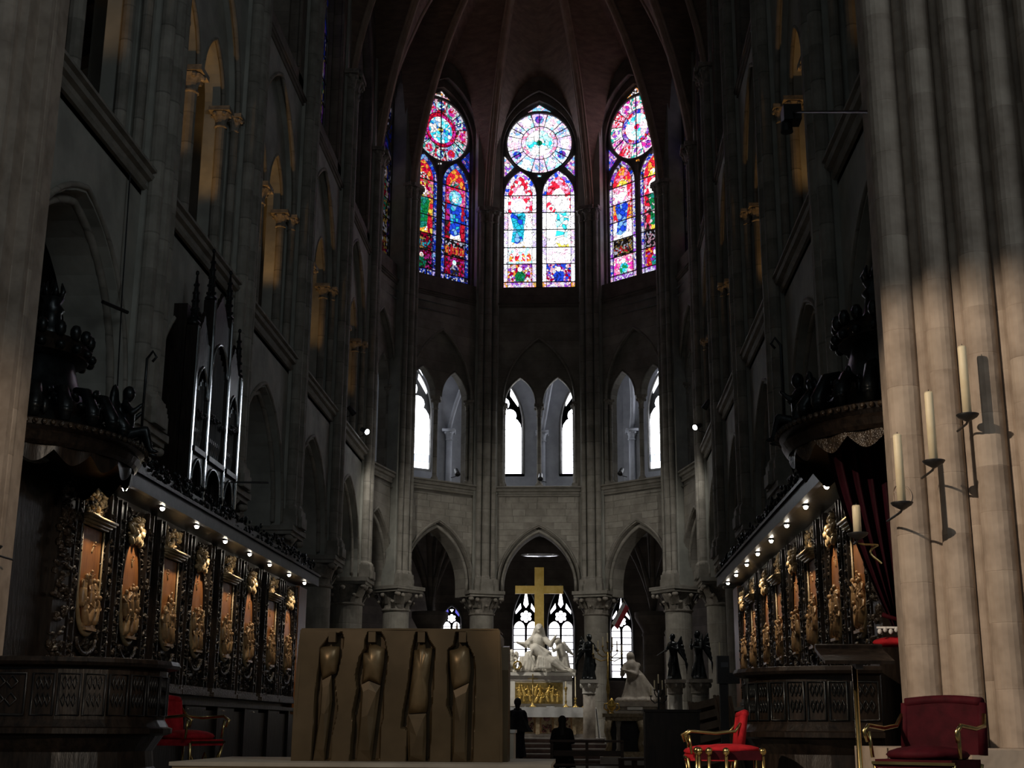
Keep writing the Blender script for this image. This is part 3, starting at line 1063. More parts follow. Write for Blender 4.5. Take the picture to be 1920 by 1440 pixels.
    for k in range(6):
        am = pi / 6 + k * pi / 3
        mb.prism([(kx * r * cos(am) + q * sin(am), rc + kz * r * sin(am) - q * cos(am)) for r, q in ((0.68, -0.014), (1.24, -0.014), (1.24, 0.014), (0.68, 0.014))], fn, 0.0, 0.03)
    mb.tube([fn(kx * 0.695 * cos(2 * pi * k / 28), 0.025, rc + kz * 0.695 * sin(2 * pi * k / 28)) for k in range(28)], 0.014, 5, closed=True)
    stuff(mb.build('iron_bars', 'black_iron', win))
    # corner pieces of the tracery
    pane(win, fn, [(-0.43 * kx, rc + 1.36), (-0.22 * kx, rc + 1.50), (0, rc + 1.66), (0.22 * kx, rc + 1.50), (0.43 * kx, rc + 1.36), (0.2 * kx, rc + 1.42), (-0.2 * kx, rc + 1.42)], pal['tip'])
    for sg in (-1, 1):
        pane(win, fn, [(sg * 1.34 * kx, rc - 1.42), (sg * 1.34 * kx, rc - 0.56), (sg * 0.98 * kx, rc - 1.02)], pal['spandrel'])
    pane(win, fn, [(0, rc - 1.72), (0.06 * kx, rc - 1.50), (0.07 * kx, rc - 1.38), (-0.07 * kx, rc - 1.38), (-0.06 * kx, rc - 1.5)], pal['tip'])
    return win


P_LEFT = dict(
    corner=G('navy lilac black', 0.9, 14), border=[G('blue navy sky lilac navy blue', 0.75, 13), G('blue lilac navy sky black', 0.8, 13)],
    head=[G('blue sky navy', 0.8, 9), G('sky lilac navy blue', 0.7, 10)], tip=G('rose orange white dark', 0.9, 12), spandrel=G('violet navy rose blue', 0.6, 11),
    lancets=[dict(rows=[G('navy pale black blue', 0.7, 16), G('magenta ruby dark black', 0.35, 12), G('dark ruby black ochre', 0.5, 12), G('red ruby yellow red', 0.8, 7), G('yellow red orange', 0.9, 6), G('red pink ochre magenta', 0.9, 8)],
                  top=G('red orange red ruby', 1.0, 9), topbase=G('rose dark white red', 0.9, 14), halo=G('rose ruby yellow', 0.9, 9), face=G('white flesh', 1.3, 9), robe=G('green teal green', 0.75, 7), hem=G('yellow white orange', 1.1, 8),
                  small=G('teal green dark', 0.4, 12), niche=G('ruby turq dark', 0.55, 14)),
             dict(rows=[G('navy pale blue black', 0.7, 16), G('ruby red dark magenta', 0.5, 12), G('dark red black pale', 0.55, 13), G('red ruby dark red', 0.75, 7), G('red magenta blue', 0.6, 7), G('red magenta pink', 0.9, 8)],
                  top=G('red orange red', 1.0, 8), topbase=G('rose teal dark red', 0.8, 14), halo=G('turq cyan sky', 1.1, 8), face=G('white cyan', 1.6, 9), robe=G('blue sky blue turq', 0.9, 6), hem=G('white white flesh', 1.5, 6),
                  small=G('navy dark pale', 0.5, 12), niche=G('red orange red', 0.7, 15))],
    rose=dict(petal=[G('pale white sky navy magenta', 0.85, 10), G('cyan white teal rose', 0.85, 10), G('rose red white dark', 0.8, 10)], round=[G('white cyan navy', 1.1, 12), G('rose magenta red', 0.9, 12)],
              ring=[G('red magenta ruby', 0.9, 11)], heart=[G('cyan white turq', 1.4, 8), G('turq sky white', 1.2, 8), G('blue turq white', 1.0, 8)], eye=G('yellow dark teal', 1.0, 9)))
P_MID = dict(  # repeated white puts the overexposing daylight into the glass colours
    corner=G('ochre orange rose', 1.4, 12), border=[G('pale white lilac white', 1.7, 12), G('lilac white rose pale white', 1.5, 12), G('white white pale', 2.4, 9)],
    head=[G('lilac white blue pale', 1.4, 10), G('white pale violet', 1.5, 10)], tip=G('cyan rose white sky', 1.4, 10), spandrel=G('rose sky white violet', 1.1, 10),
    lancets=[dict(rows=[G('lilac violet rose white', 1.2, 14), G('rose ruby orange white violet', 1.0, 12), G('white white cyan rose', 2.0, 10), G('white white white', 2.8, 6), G('white rose white', 2.2, 7), G('rose white red pink', 1.8, 8)],
                  top=G('red pink white red', 1.5, 8), topbase=G('white white rose', 2.2, 8), halo=G('white white pale', 2.4, 6), face=G('white', 2.6, 6), robe=G('turq blue turq sky', 1.1, 6), hem=G('white ochre white', 1.9, 8),
                  small=G('green teal green', 0.8, 10), niche=G('red orange white', 1.5, 12), shift=-0.08),
             dict(rows=[G('violet rose lilac white', 1.2, 14), G('violet ruby rose white blue', 1.0, 12), G('white white rose pale', 2.2, 10), G('white white white', 2.8, 6), G('white white white', 2.8, 6), G('white white rose red', 2.0, 8)],
                  top=G('red pink rose red', 1.5, 8), topbase=G('white white', 2.5, 8), halo=G('white', 2.6, 6), face=G('white', 2.8, 6), robe=G('white white cyan turq', 2.0, 5), hem=G('white yellow white', 2.2, 7),
                  small=G('blue blue navy', 1.0, 10), niche=G('white rose white', 2.0, 12), shift=0.12)],
    rose=dict(petal=[G('white pale cyan rose lilac', 1.6, 10), G('white white pale sky', 1.8, 10), G('white rose lilac', 1.7, 10)], round=[G('sky lilac white', 1.2, 11), G('white rose pale', 1.8, 11), G('blue violet sky', 0.9, 10), G('white white', 2.2, 9)],
              ring=[G('rose white lilac pink', 1.5, 12), G('white rose lilac', 1.8, 12)], heart=[G('white white cyan', 2.2, 7), G('white white white', 2.6, 7), G('white cyan white turq', 1.8, 7)], eye=G('teal green turq', 0.7, 9)))
P_RIGHT = dict(
    corner=G('lilac pale rose', 1.1, 14), border=[G('lilac pale violet blue pale', 1.0, 13), G('blue violet pale lilac white', 0.95, 13), G('pale white lilac violet', 1.15, 13)],
    head=[G('lilac pale blue dark', 0.8, 10), G('pale violet white', 0.9, 10)], tip=G('rose orange white dark', 1.0, 12), spandrel=G('blue rose lilac violet', 1.0, 11),
    lancets=[dict(rows=[G('lilac pale violet', 1.1, 14), G('white rose pink magenta', 1.4, 10), G('dark black dark ochre pale', 0.35, 13), G('white rose white', 1.9, 7), G('orange red rose', 1.2, 8), G('pink white red rose', 1.5, 8)],
                  top=G('red orange red pink', 1.3, 9), topbase=G('orange white yellow', 1.4, 9), halo=G('white pink white', 1.8, 8), face=G('white white', 2.2, 8), robe=G('blue blue sky', 1.0, 6), hem=G('white white', 2.2, 7),
                  small=G('turq cyan green', 1.2, 9), niche=G('dark ochre red pale', 0.6, 14), shift=-0.05),
             dict(rows=[G('pale violet lilac', 1.1, 14), G('red ruby violet orange', 0.9, 10), G('black dark rose pale', 0.45, 12), G('red dark pink', 0.9, 7), G('red rose dark', 1.0, 7), G('red white pink', 1.5, 8)],
                  top=G('red orange red', 1.3, 9), topbase=G('yellow white white', 1.8, 9), halo=G('white white', 2.0, 8), face=G('white', 2.0, 8), robe=G('green teal green white', 0.8, 7), hem=G('yellow orange yellow', 1.4, 7),
                  small=G('teal violet turq', 0.8, 10), niche=G('dark rose black', 0.5, 14), shift=0.05)],
    rose=dict(petal=[G('white rose magenta pale', 1.4, 10), G('white pink red rose', 1.3, 10), G('white white pale teal', 1.6, 10)], round=[G('magenta rose violet', 1.1, 11), G('rose white red', 1.3, 11), G('pink violet white', 1.2, 11)],
              ring=[G('violet blue lilac', 1.0, 11), G('rose violet red', 1.1, 11)], heart=[G('white cyan white', 1.9, 8), G('cyan turq white rose', 1.5, 8), G('white white rose', 1.9, 8)], eye=G('red magenta', 1.1, 9)))


def dim(names, k=0.10):
    return G(names, k, 9)


P_DIM = dict(
    corner=dim('dark navy'), border=[dim('navy dark pale ochre'), dim('navy violet dark')], head=[dim('navy blue dark')], tip=dim('pale dark'), spandrel=dim('dark navy'),
    lancets=[dict(rows=[dim('dark pale black'), dim('ruby dark ochre'), dim('dark ochre'), dim('ochre green dark'), dim('pale dark flesh'), dim('blue navy dark')], top=dim('navy violet dark'), topbase=dim('violet navy'),
                  halo=dim('ochre flesh'), face=dim('flesh pale', 0.25), robe=dim('ochre teal ruby'), hem=dim('pale dark'), small=dim('ruby dark'), niche=dim('dark pale'))] * 2,
    rose=dict(petal=[dim('dark pale navy')], round=[dim('pale rose dark', 0.2)], ring=[dim('ruby violet')], heart=[dim('teal dark pale', 0.2)], eye=dim('ochre')))

stained_window('tall stained window left of the middle one, deep blue and red, green and blue robed figures', FACETS['A1'][0], S_MID, 0.0, P_LEFT)
stained_window('middle stained window over the high altar, panes whitened for daylight glare', FACETS['A2'][0], S_MID, 0.0, P_MID)
stained_window('tall stained window right of the middle one, pink rose and blue robed figure', FACETS['A3'][0], S_MID, 0.0, P_RIGHT)
stained_window('narrow dim stained window seen edge-on at the far left of the apse', FACETS['A0'][0], S_MID, 0.0, P_DIM)
stained_window('narrow dim stained window seen edge-on at the far right of the apse', FACETS['A4'][0], S_MID, 0.0, P_DIM)
for nm, lab in (('L3', 'fourth bay on the left'), ('L4', 'fifth bay on the left'), ('R4', 'fifth bay on the right')):
    stained_window('dim upper window of the %s, seen edge-on' % lab, FACETS[nm][0], S_SIDE, -0.3, P_DIM)


def clear_window(label, fn, uc, hw, z0, zs, za, main, accents=None, w=-0.02, lights=2):
    """plain window with a foiled head and slim stone bars"""
    win = new_window(label)
    fr = MB()
    out = arch_pts((uc, hw + 0.10, zs, za - zs + 0.12), 10)
    fr.prism([(uc - hw - 0.10, z0 - 0.1)] + out + [(uc + hw + 0.10, z0 - 0.1)], fn, w + 0.02, w + 0.08)
    fr.build('window_frame', 'grey_tracery', win)
    arch_roll(fn, (uc, hw + 0.04, zs, za - zs + 0.05), w - 0.02, 0.05, win, z0, 'window_moulding', 'grey_tracery')
    lw = hw / lights
    gap = 0.012 if lights == 1 else 0.022
    rr = min(0.46, hw * 0.55)
    rc = zs + (za - zs) * 0.22
    zl = rc - rr * 0.95
    if lights == 1:
        rr = hw * 0.74
        rc = zs + (za - zs) * 0.30
        zl = rc - rr * 0.62
    for k in range(lights):
        c = uc - hw + lw * (2 * k + 1)
        hw2 = lw - (0.035 if lights == 1 else 0.05)
        n = 7
        zsp = zl - hw2 * (0.9 if lights == 2 else 0.5)
        for j in range(n):
            a, b = z0 + (zsp - z0) * j / n + gap, z0 + (zsp - z0) * (j + 1) / n - gap
            pane(win, fn, [(c - hw2, a), (c + hw2, a), (c + hw2, b), (c - hw2, b)], accents[(j + k) % len(accents)] if accents and j < 2 else main, w)
        pane(win, fn, arch_pts((c, hw2, zsp + 0.012, hw2 * (1.25 if lights == 2 else 0.62)), 5), main, w)
    m6 = 6 if lights == 2 else 3
    for k in range(m6):
        a = 2 * pi * k / m6 + pi / 2
        pane(win, fn, circ(uc + rr * 0.56 * cos(a), rc + rr * 0.56 * sin(a), rr * (0.27 if m6 == 6 else 0.46), None, 12), main, w)
    if m6 == 6:
        pane(win, fn, circ(uc, rc, rr * 0.26, None, 12), main, w)
    for sg in (-1, 1):
        e = hw * 0.78
        pane(win, fn, [(uc + sg * e, rc + rr * 0.35), (uc + sg * hw * 0.80, rc + rr * 0.75), (uc + sg * hw * 0.42, rc + rr * 1.85), (uc + sg * hw * 0.36, rc + rr * 1.15)], (accents or [main])[0], w)
    if za - rc > rr * 1.9:
        pane(win, fn, [(uc, rc + rr * 1.2), (uc + hw * 0.2, rc + rr * 1.7), (uc, za - 0.12), (uc - hw * 0.2, rc + rr * 1.7)], main, w)
    return win


# galleries behind the apse: blown-out daylight windows
fn, L = GF[2]
clear_window('bright clear gallery window, left of the middle colonnette', fn, -1.62, 0.80, 11.6, 13.6, 15.6, 'clear_glass', lights=1)
clear_window('bright clear gallery window, right of the middle colonnette', fn, 1.62, 0.84, 11.6, 13.6, 15.6, 'clear_glass', lights=1)
fn, L = GF[1]
s1 = 1 if fn(1, 0, 0)[0] < fn(-1, 0, 0)[0] else -1
fr_, Lr = GF[3]
s3 = 1 if fr_(1, 0, 0)[0] > fr_(-1, 0, 0)[0] else -1


def u_at_x(f, X):
    x0, x1 = f(0, 0, 0)[0], f(1, 0, 0)[0]
    return (X - x0) / (x1 - x0)


clear_window('bright clear gallery window with foiled head, left end of the apse gallery', fn, u_at_x(fn, -5.30), 0.94, 11.65, 13.9, 15.9, 'clear_glass', ['clear_glass', 'clear_glass_cool'], lights=1)
clear_window('bright clear gallery window with foiled head, right end of the apse gallery', fr_, u_at_x(fr_, 5.10), 0.92, 11.65, 13.9, 15.9, 'clear_glass', ['clear_glass', 'clear_glass_cool'], lights=1)
# chapel windows behind the high altar
fn, L = AF[2]
s2 = 1 if fn(1, 0, 0)[0] > 0 else -1
clear_window('pale chapel window with sixfoil, left of the golden cross', fn, s2 * -0.84, 0.56, 3.7, 5.9, 7.6, 'chapel_glass')
clear_window('pale chapel window with sixfoil, right of the golden cross', fn, s2 * 0.66, 0.56, 3.7, 5.9, 7.6, 'chapel_glass')
clear_window('pale chapel window glimpsed behind the kneeling marble king', fn, s2 * 3.25, 0.46, 3.7, 5.75, 7.2, 'chapel_glass', ['chapel_glass', 'chapel_glass', 'chapel_blue'])
clear_window('red and blue chapel window half hidden by the apse column left of the cross', fn, s2 * -4.05, 0.40, 4.6, 6.05, 6.7, 'chapel_glass', ['chapel_blue', 'chapel_rose'])

# ================================================================== CROSSING PIERS
def crossing_pier(label, shafts, core, plinth):
    t = thing('crossing_pier', label, 'pier', (shafts[0][0], shafts[0][1], 1.0))
    ox, oy, oz = t.location
    k = 0
    for x, y, r in shafts:
        z = 0.5
        j = 0
        while z < 16:
            dz = 0.42 + 0.16 * ((j * 7 + k * 3) % 5) / 4
            MB().lathe(x - ox, y - oy, [(r * 0.985, z), (r, z + 0.005), (r, z + dz - 0.005), (r * 0.985, z + dz)], 20).build('stone_drum', ('stone_pier', 'stone_pier_pale')[(j * 5 + k * 2) % 3 == 0], t, smooth=False)
            z += dz
            j += 1
        b = MB()
        b.lathe(x - ox, y - oy, [(r * 1.5, 0.28), (r * 1.55, 0.36), (r * 1.3, 0.42), (r * 1.25, 0.46), (r, 0.5)], 20)
        b.build('shaft_base', 'stone_pier_pale', t)
        MB().lathe(x - ox, y - oy, [(r, z), (r, 26)], 14).build('upper_shaft', 'stone_pier', t)
        k += 1
    for c in core:
        MB().box(c[0] - ox, c[1] - ox, c[2] - oy, c[3] - oy, 0, 27).build('pier_core', 'stone_pier', t)
    for p in plinth:
        MB().box(p[0] - ox, p[1] - ox, p[2] - oy, p[3] - oy, 0, p[4]).build('plinth_block', 'stone_pier_pale', t)
    return t


sh = [(4.702, 12.75, 0.165), (4.898, 12.62, 0.075), (5.012, 12.42, 0.135), (5.203, 12.36, 0.075), (5.305, 12.12, 0.15), (5.507, 12.08, 0.075), (5.599, 11.82, 0.145), (5.779, 11.78, 0.075), (5.857, 11.5, 0.16), (6.055, 11.45, 0.08)]
core = [(a[0], b[0] + 0.4, b[1] + 0.02, 13.7) for a, b in zip(sh, sh[1:])]
pier_r = crossing_pier('tall pale clustered stone pier at the right, lit by warm lamps behind the wall candles', sh, core,
                       [(4.10, 4.56, 11.05, 13.2, 0.50), (4.57, 5.06, 10.95, 13.0, 0.50), (5.07, 5.62, 10.85, 12.8, 0.50), (5.66, 6.6, 10.7, 12.5, 0.46)])
sh = [(-4.72, 13.35, 0.175), (-4.86, 13.15, 0.08), (-4.953, 12.9, 0.15), (-5.146, 12.8, 0.09)]
core = [(a[0] - 0.5, b[0] + 0.16, a[1] + 0.03, 13.65) for b, a in zip(sh, sh[1:])] + [(-8, sh[-1][0], 12.7, 13.65)]
crossing_pier('tall clustered stone pier at the left edge of the picture', sh, core, [])

# engraved round cross on the right pier
PX, PY_, PR = pier_r.location.x, pier_r.location.y, 0.165
t = thing('consecration_cross', 'thin engraved ring with a cross on the left edge of the lit pier', 'plaque', (PX, PY_, 3.82))


def wrap(a, b, lift=0.004):
    th = R(212) + a / PR
    return ((PR + lift) * cos(th), (PR + lift) * sin(th), b)


MB().tube([wrap(0.125 * cos(2 * pi * k / 36), 0.125 * sin(2 * pi * k / 36)) for k in range(36)], 0.007, 6, closed=True).build('ring', 'stone_pier', t, smooth=True)
mb = MB()
for k in range(4):
    c, s_ = cos(k * pi / 2 + pi / 4), sin(k * pi / 2 + pi / 4)
    mb.tube([wrap(0.09 * f * c, 0.09 * f * s_) for f in (0, 0.33, 0.66, 1.0)], [0.006, 0.007, 0.010, 0.014], 6)
mb.build('cross', 'stone_pier', t)


def wall_candle(label, x, y, z0, z1, yback, group='wall candles on the right pier'):
    t = thing('wall_candle', label, 'candle', (x, y, z0), 0, group)
    h = z1 - z0
    MB().lathe(0, 0, [(0.040, 0.012), (0.040, h - 0.02), (0.034, h), (0.030, h - 0.012)], 16).build('candle_stick', 'wax', t, smooth=True)
    MB().cap((0, 0, h - 0.01), (0.003, 0, h + 0.02), 0.004, 0.003, 6).build('wick', 'black_iron', t)
    d = MB().lathe(0, 0, [(0.012, -0.06), (0.03, -0.05), (0.085, -0.018), (0.102, 0.004), (0.100, 0.010), (0.085, 0.0), (0.03, -0.012), (0.02, 0.012)], 24).build('drip_tray', 'black_iron', t, smooth=True)
    mb = MB().tube([(0, 0, -0.05), (0, 0.06, -0.068), (0.0, 0.2, -0.07), (0, yback - y, -0.07)], 0.011, 8)
    mb.build('bracket_arm', 'black_iron', t)
    return t


wall_candle('lowest of the three thick wall candles on the lit right pier', 4.43, 12.05, 3.66, 4.31, 12.66)
wall_candle('middle one of the three thick wall candles on the lit right pier', 4.72, 11.95, 4.03, 4.69, 12.4)
wall_candle('highest of the three thick wall candles on the lit right pier', 5.03, 11.85, 4.44, 5.10, 12.2)
t = wall_candle('short candle on a dark scroll bracket in front of the red curtain', 4.16, 12.75, 3.48, 3.76, 12.9, None)
MB().tube([(0, 0, -0.09), (0.06, 0.02, -0.10), (0.2, 0.05, -0.10)], 0.010, 6).build('bracket_arm', 'brass', t)
MB().tube([(0.20 - 0.10 * sin(a * 0.9) * (1 - a / 8), 0.05, -0.10 - 0.045 * a) for a in [k * 0.4 for k in range(11)]], 0.010, 6).build('scroll', 'brass', t)
t = wall_candle('short candle on a bracket at the foot of the left pier', -4.36, 12.7, 3.36, 3.62, 13.2, None)

# ================================================================== CHOIR STALLS
def carve(mb, u0, u1, z0, z1, n, seed, size=0.05, w=0.0, depth=0.05):
    """foliage-like carved boss work on a panel in the (y, z) plane, facing +x"""
    r = random.Random(seed)
    for _ in range(n):
        u, z = r.uniform(u0, u1), r.uniform(z0, z1)
        a = r.uniform(0, pi)
        s = size * r.uniform(0.5, 1.25)
        mb.ell((w + depth * r.uniform(0.1, 0.7), u, z), (depth * 0.8, s * 0.42, s), 6, 4, Matrix.Rotation(a, 3, 'X'))
    return mb


def little_figure(mb, u, z, h, r, w):
    """a carved figure in relief: head, body, limbs"""
    a = r.uniform(-0.35, 0.35)
    up = Vector((0, sin(a), cos(a)))
    base = Vector((w, u, z))
    mb.ell(base + up * h * 0.90 + Vector((0.03, 0, 0)), (h * 0.085, h * 0.08, h * 0.10), 8, 5)
    mb.cap(base + up * h * 0.72, base + up * h * 0.42, h * 0.12, h * 0.14, 8)
    mb.cap(base + up * h * 0.45, base + up * h * 0.04 + Vector((0, r.uniform(-0.1, 0.1) * h, 0)), h * 0.15, h * 0.17, 8)
    for sg in (-1, 1):
        s = base + up * h * 0.72 + Vector((0.0, sg * h * 0.12, 0))
        e = s + Vector((0.02, sg * h * r.uniform(0.1, 0.22), -h * r.uniform(0.05, 0.2)))
        hnd = e + Vector((0.02, -sg * h * r.uniform(-0.1, 0.2), h * r.uniform(-0.15, 0.2)))
        mb.cap(s, e, h * 0.05, h * 0.042, 6)
        mb.cap(e, hnd, h * 0.042, h * 0.03, 6)


def make_panel(kind, seed):
    """carved stall panel, local: u = y, facing +x, z = 0 at the ledge under the panels"""
    r = random.Random(seed)
    t = empty('wooden_relief')
    MB().box(-0.12, -0.02, -0.76, 0.76, 0.0, 2.60).build('back_board', 'dark_oak', t)
    zc, hu, hz = 1.32, 0.37, 0.74
    if kind == 'oval':
        poly = circ(0, zc, hu, hz, 36)
    else:
        poly = [(-hu, zc + hz * 0.92), (-hu, zc - 0.2)] + circ(0, zc - 0.2, hu, hz - 0.2, 18, pi, 2 * pi) + [(hu, zc - 0.2), (hu, zc + hz * 0.92)]
        poly = poly[::-1]
    fn = lambda a, w, b: (w, a, b)
    MB().prism(poly, fn, -0.03, 0.0).build('picture_field', 'lit_warm_oak', t)
    fr = MB()
    if kind == 'oval':
        fr.tube([(0.02, hu * 1.06 * cos(a), zc + hz * 1.04 * sin(a)) for a in [pi * 0.98 + pi * 1.04 * k / 24 for k in range(25)]], [0.016 + 0.024 * sin(pi * k / 24) for k in range(25)], 8)
        MB().tube([(0.01, hu * 1.06 * cos(a), zc + hz * 1.04 * sin(a)) for a in [pi * k / 24 for k in range(25)]], 0.024, 8).build('upper_frame', 'dark_oak', t, smooth=True)  # top of the oval painted dark; only the lower rim gets the lamplit tone
    else:
        pts = [(0.02, -hu * 1.06, zc + hz * 0.92)] + [(0.02, a * 1.06, b) for a, b in circ(0, zc - 0.2, hu, hz - 0.2, 20, pi, 2 * pi)] + [(0.02, hu * 1.06, zc + hz * 0.92)]
        fr.tube(pts, [0.012 + 0.028 * sin(pi * k / (len(pts) - 1)) for k in range(len(pts))], 8)
    fr.build('frame', 'lit_frame_oak', t, smooth=True)
    n = 7
    for k in range(n):
        row = k // 3
        z = zc - 0.60 + 0.25 * row + r.uniform(-0.04, 0.04)
        lim = hu * math.sqrt(max(0.05, 1 - ((z + 0.15 - zc) / hz) ** 2)) * 0.72
        u = (-1 + (k % 3)) * lim * 0.85 + r.uniform(-0.05, 0.05) if row < 2 else r.uniform(-0.1, 0.1)
        rl = MB()
        little_figure(rl, u, z, r.uniform(0.34, 0.44) if row < 2 else 0.24, r, 0.02 + 0.015 * (2 - row))
        rl.build('relief_figure', 'lit_relief_oak', t, smooth=True)
    rl = MB()
    little_figure(rl, r.uniform(-0.1, 0.1), zc + 0.36, 0.16, r, -0.01)
    rl.build('relief_figure', 'lit_relief_oak', t, smooth=True)
    rl = MB()
    rl.box(0.0, 0.06, -0.24, 0.24, zc - 0.66, zc - 0.61)
    rl.box(0.0, 0.10, -0.19, 0.19, zc - 0.70, zc - 0.661)
    rl.build('relief_steps', 'lit_relief_oak', t)
    cr = MB()
    if kind == 'oval':
        # cherubs, ribbon knot and shell over the oval
        for k in range(3):
            cr.ell((0.09, -0.13 + 0.13 * k, zc + hz + 0.10 + (0.07 if k == 1 else 0)), (0.05, 0.055, 0.06), 10, 6)
            cr.ell((0.06, -0.14 + 0.14 * k, zc + hz + 0.02), (0.05, 0.05, 0.09), 8, 5)
        for sg in (-1, 1):
            for k in range(3):
                a = 0.18 + k * 0.16
                cr.ell((0.05, sg * (hu * 1.12 * sin(a)), zc + hz * 1.10 * cos(a)), (0.05, 0.05, 0.075), 8, 5, Matrix.Rotation(-sg * a, 3, 'X'))
            cr.ell((0.06, sg * 0.24, zc + hz + 0.14), (0.04, 0.15, 0.05), 8, 5, Matrix.Rotation(sg * 0.5, 3, 'X'))
        carve(cr, -0.26, 0.26, zc + hz - 0.02, zc + hz + 0.34, 60, seed + 5, 0.05, 0.02, 0.06)
    else:
        for k, (w, z) in enumerate(((0.06, 0.94), (0.10, 0.98), (0.14, 1.03), (0.17, 1.07))):
            cr.box(-0.03, w, -0.47 - 0.02 * k, 0.47 + 0.02 * k, zc + hz * z, zc + hz * z + 0.028)
        carve(cr, -0.40, 0.40, zc + hz * 1.12, zc + hz * 1.12 + 0.36, 40, seed + 3, 0.06, -0.02, 0.06)
    stuff(cr.build('crest_carving', 'lit_frame_oak', t, smooth=True))
    ap = MB()
    carve(ap, -0.34, 0.34, 0.08, 0.50, 46, seed + 9, 0.055, -0.03, 0.05)
    ap.tube([(0.03, 0.34 * cos(a), 0.52 + 0.20 * sin(a)) for a in [pi + pi * k / 10 for k in range(11)]], 0.03, 6)
    carve(ap, -0.46, 0.46, 2.2, 2.5, 44, seed + 10, 0.055, -0.03, 0.05)
    stuff(ap.build('apron_carving', 'carved_oak', t, smooth=True))
    for sg in (-1, 1):
        p = MB()
        p.box(-0.06, 0.035, sg * 0.63 - 0.10, sg * 0.63 + 0.10, 0.05, 2.5)
        p.box(-0.06, 0.06, sg * 0.63 - 0.115, sg * 0.63 - 0.085, 0.02, 2.55)
        p.box(-0.06, 0.06, sg * 0.63 + 0.085, sg * 0.63 + 0.115, 0.02, 2.55)
        q = p.build('pilaster', 'dark_oak', t)
        c = MB()
        carve(c, sg * 0.63 - 0.07, sg * 0.63 + 0.07, 0.15, 2.3, 66, seed + 20 + sg, 0.055, 0.02, 0.05)
        stuff(c.build('leaf_carving', 'carved_oak', q, smooth=True))
        c = MB()
        carve(c, sg * 0.46 - 0.05, sg * 0.46 + 0.05, 0.3, 2.1, 46, seed + 30 + sg, 0.05, -0.03, 0.05)
        stuff(c.build('edge_carving', 'carved_oak', t, smooth=True))
    b = MB()
    b.box(-0.1, 0.10, -0.8, 0.8, -0.10, -0.02)
    b.box(-0.1, 0.06, -0.8, 0.8, -0.02, 0.05)
    b.build('ledge', 'carved_oak', t)
    return t


PY = [17.5, 19.15, 21.0, 22.65, 24.55, 26.25, 28.2, 29.85]
protos = {}
for sg in (-1, 1):
    nm = side_name[sg]
    for k, y in enumerate(PY):
        kind = 'rect' if k % 2 == 0 else 'oval'
        key = (kind, k % 4)
        if key not in protos:
            protos[key] = make_panel(kind, 40 + 11 * k)
            o = protos[key]
        else:
            o = copy_tree(protos[key])
        o.location = (sg * 5.18, y + (0.05 if sg > 0 else 0), 2.25)
        o.rotation_euler = (0, 0, 0 if sg < 0 else pi)
        where = 'nearest the camera' if k == 0 else 'farthest from the camera' if k == 7 else ORD[k] + ' from the camera'
        tag(o, 'carved oak relief panel with %s frame on the %s stalls, %s' % ('cornice-topped' if kind == 'rect' else 'oval cherub-crested', nm, where), 'relief', 'carved reliefs of the %s stalls' % nm)
    # backing and end pieces between the panels
    x0, x1 = sorted((sg * 5.31, sg * 5.385))
    bk = thing('stall_screen', 'dark oak backing wall of the %s choir stalls' % nm, 'panelling', (0, 0, FLOOR))
    MB().box(x0, x1, 16.2, 31.6, 0, 4.28).build('backing', 'dark_oak', bk)
    x0, x1 = sorted((sg * 5.12, sg * 5.305))
    MB().box(x0, x1, 30.74, 31.6, 0.0, 4.2).build('end_board', 'lit_warm_oak', bk)
    MB().box(x0, x1, 16.2, 16.66, 1.4, 4.2).build('end_board', 'dark_oak', bk)
    c = MB(Matrix.Translation((sg * 5.14, 16.43, 0)) @ Matrix.Rotation(0 if sg < 0 else pi, 4, 'Z'))
    carve(c, -0.24, 0.24, 1.6, 4.1, 120, 77, 0.07, 0.0, 0.06)
    stuff(c.build('end_carving', 'carved_oak', bk, smooth=True))
    # canopy
    cn = thing('stall_canopy', 'long dark carved canopy with grey edge over the %s stalls' % nm, 'canopy', (sg * 5.3, 16.3, 4.85))
    X = lambda a: -sg * a          # a grows towards the choir
    x0, x1 = sorted((X(-0.1), X(0.62)))
    MB().box(x0, x1, 0.2, 14.3, 0.0, 0.06).build('soffit', 'dark_oak', cn)
    x0, x1 = sorted((X(0.58), X(0.66)))
    MB().box(x0, x1, 0.2, 14.3, -0.03, 0.17).build('fascia', 'fascia_grey', cn)
    x0, x1 = sorted((X(0.50), X(0.70)))
    MB().box(x0, x1, 0.2, 14.3, 0.18, 0.23).build('cornice', 'dark_oak', cn)
    x0, x1 = sorted((X(-0.05), X(0.5)))
    MB().box(x0, x1, 0.2, 14.3, 0.10, 0.45).build('attic', 'dark_oak', cn)
    c = MB(Matrix.Rotation(0 if sg < 0 else pi, 4, 'Z'))
    rr = random.Random(12)
    for k in range(560):
        u = rr.uniform(0.3, 14.2)
        z = rr.uniform(0.24, 0.60)
        c.ell((rr.uniform(0.42, 0.56), u if sg < 0 else -u, z), (0.03, 0.035, rr.uniform(0.03, 0.07)), 5, 4, Matrix.Rotation(rr.uniform(0, pi), 3, 'X'))
    stuff(c.build('pierced_cresting', 'black_bronze', cn, smooth=True))

# lamps under the canopies
LY = [17.56, 19.24, 21.07, 22.85, 24.62, 26.28, 28.12, 29.74]
bulb_me = MB().ell((0, 0, 0), 0.034, 14, 10).mesh('lamp_bulb', 'bulb', True)
hous = MB().lathe(0, 0, [(0.03, 0.02), (0.055, 0.0), (0.05, 0.055), (0.02, 0.075)], 12)
hous_me = hous.mesh('lamp_housing', 'black_iron')


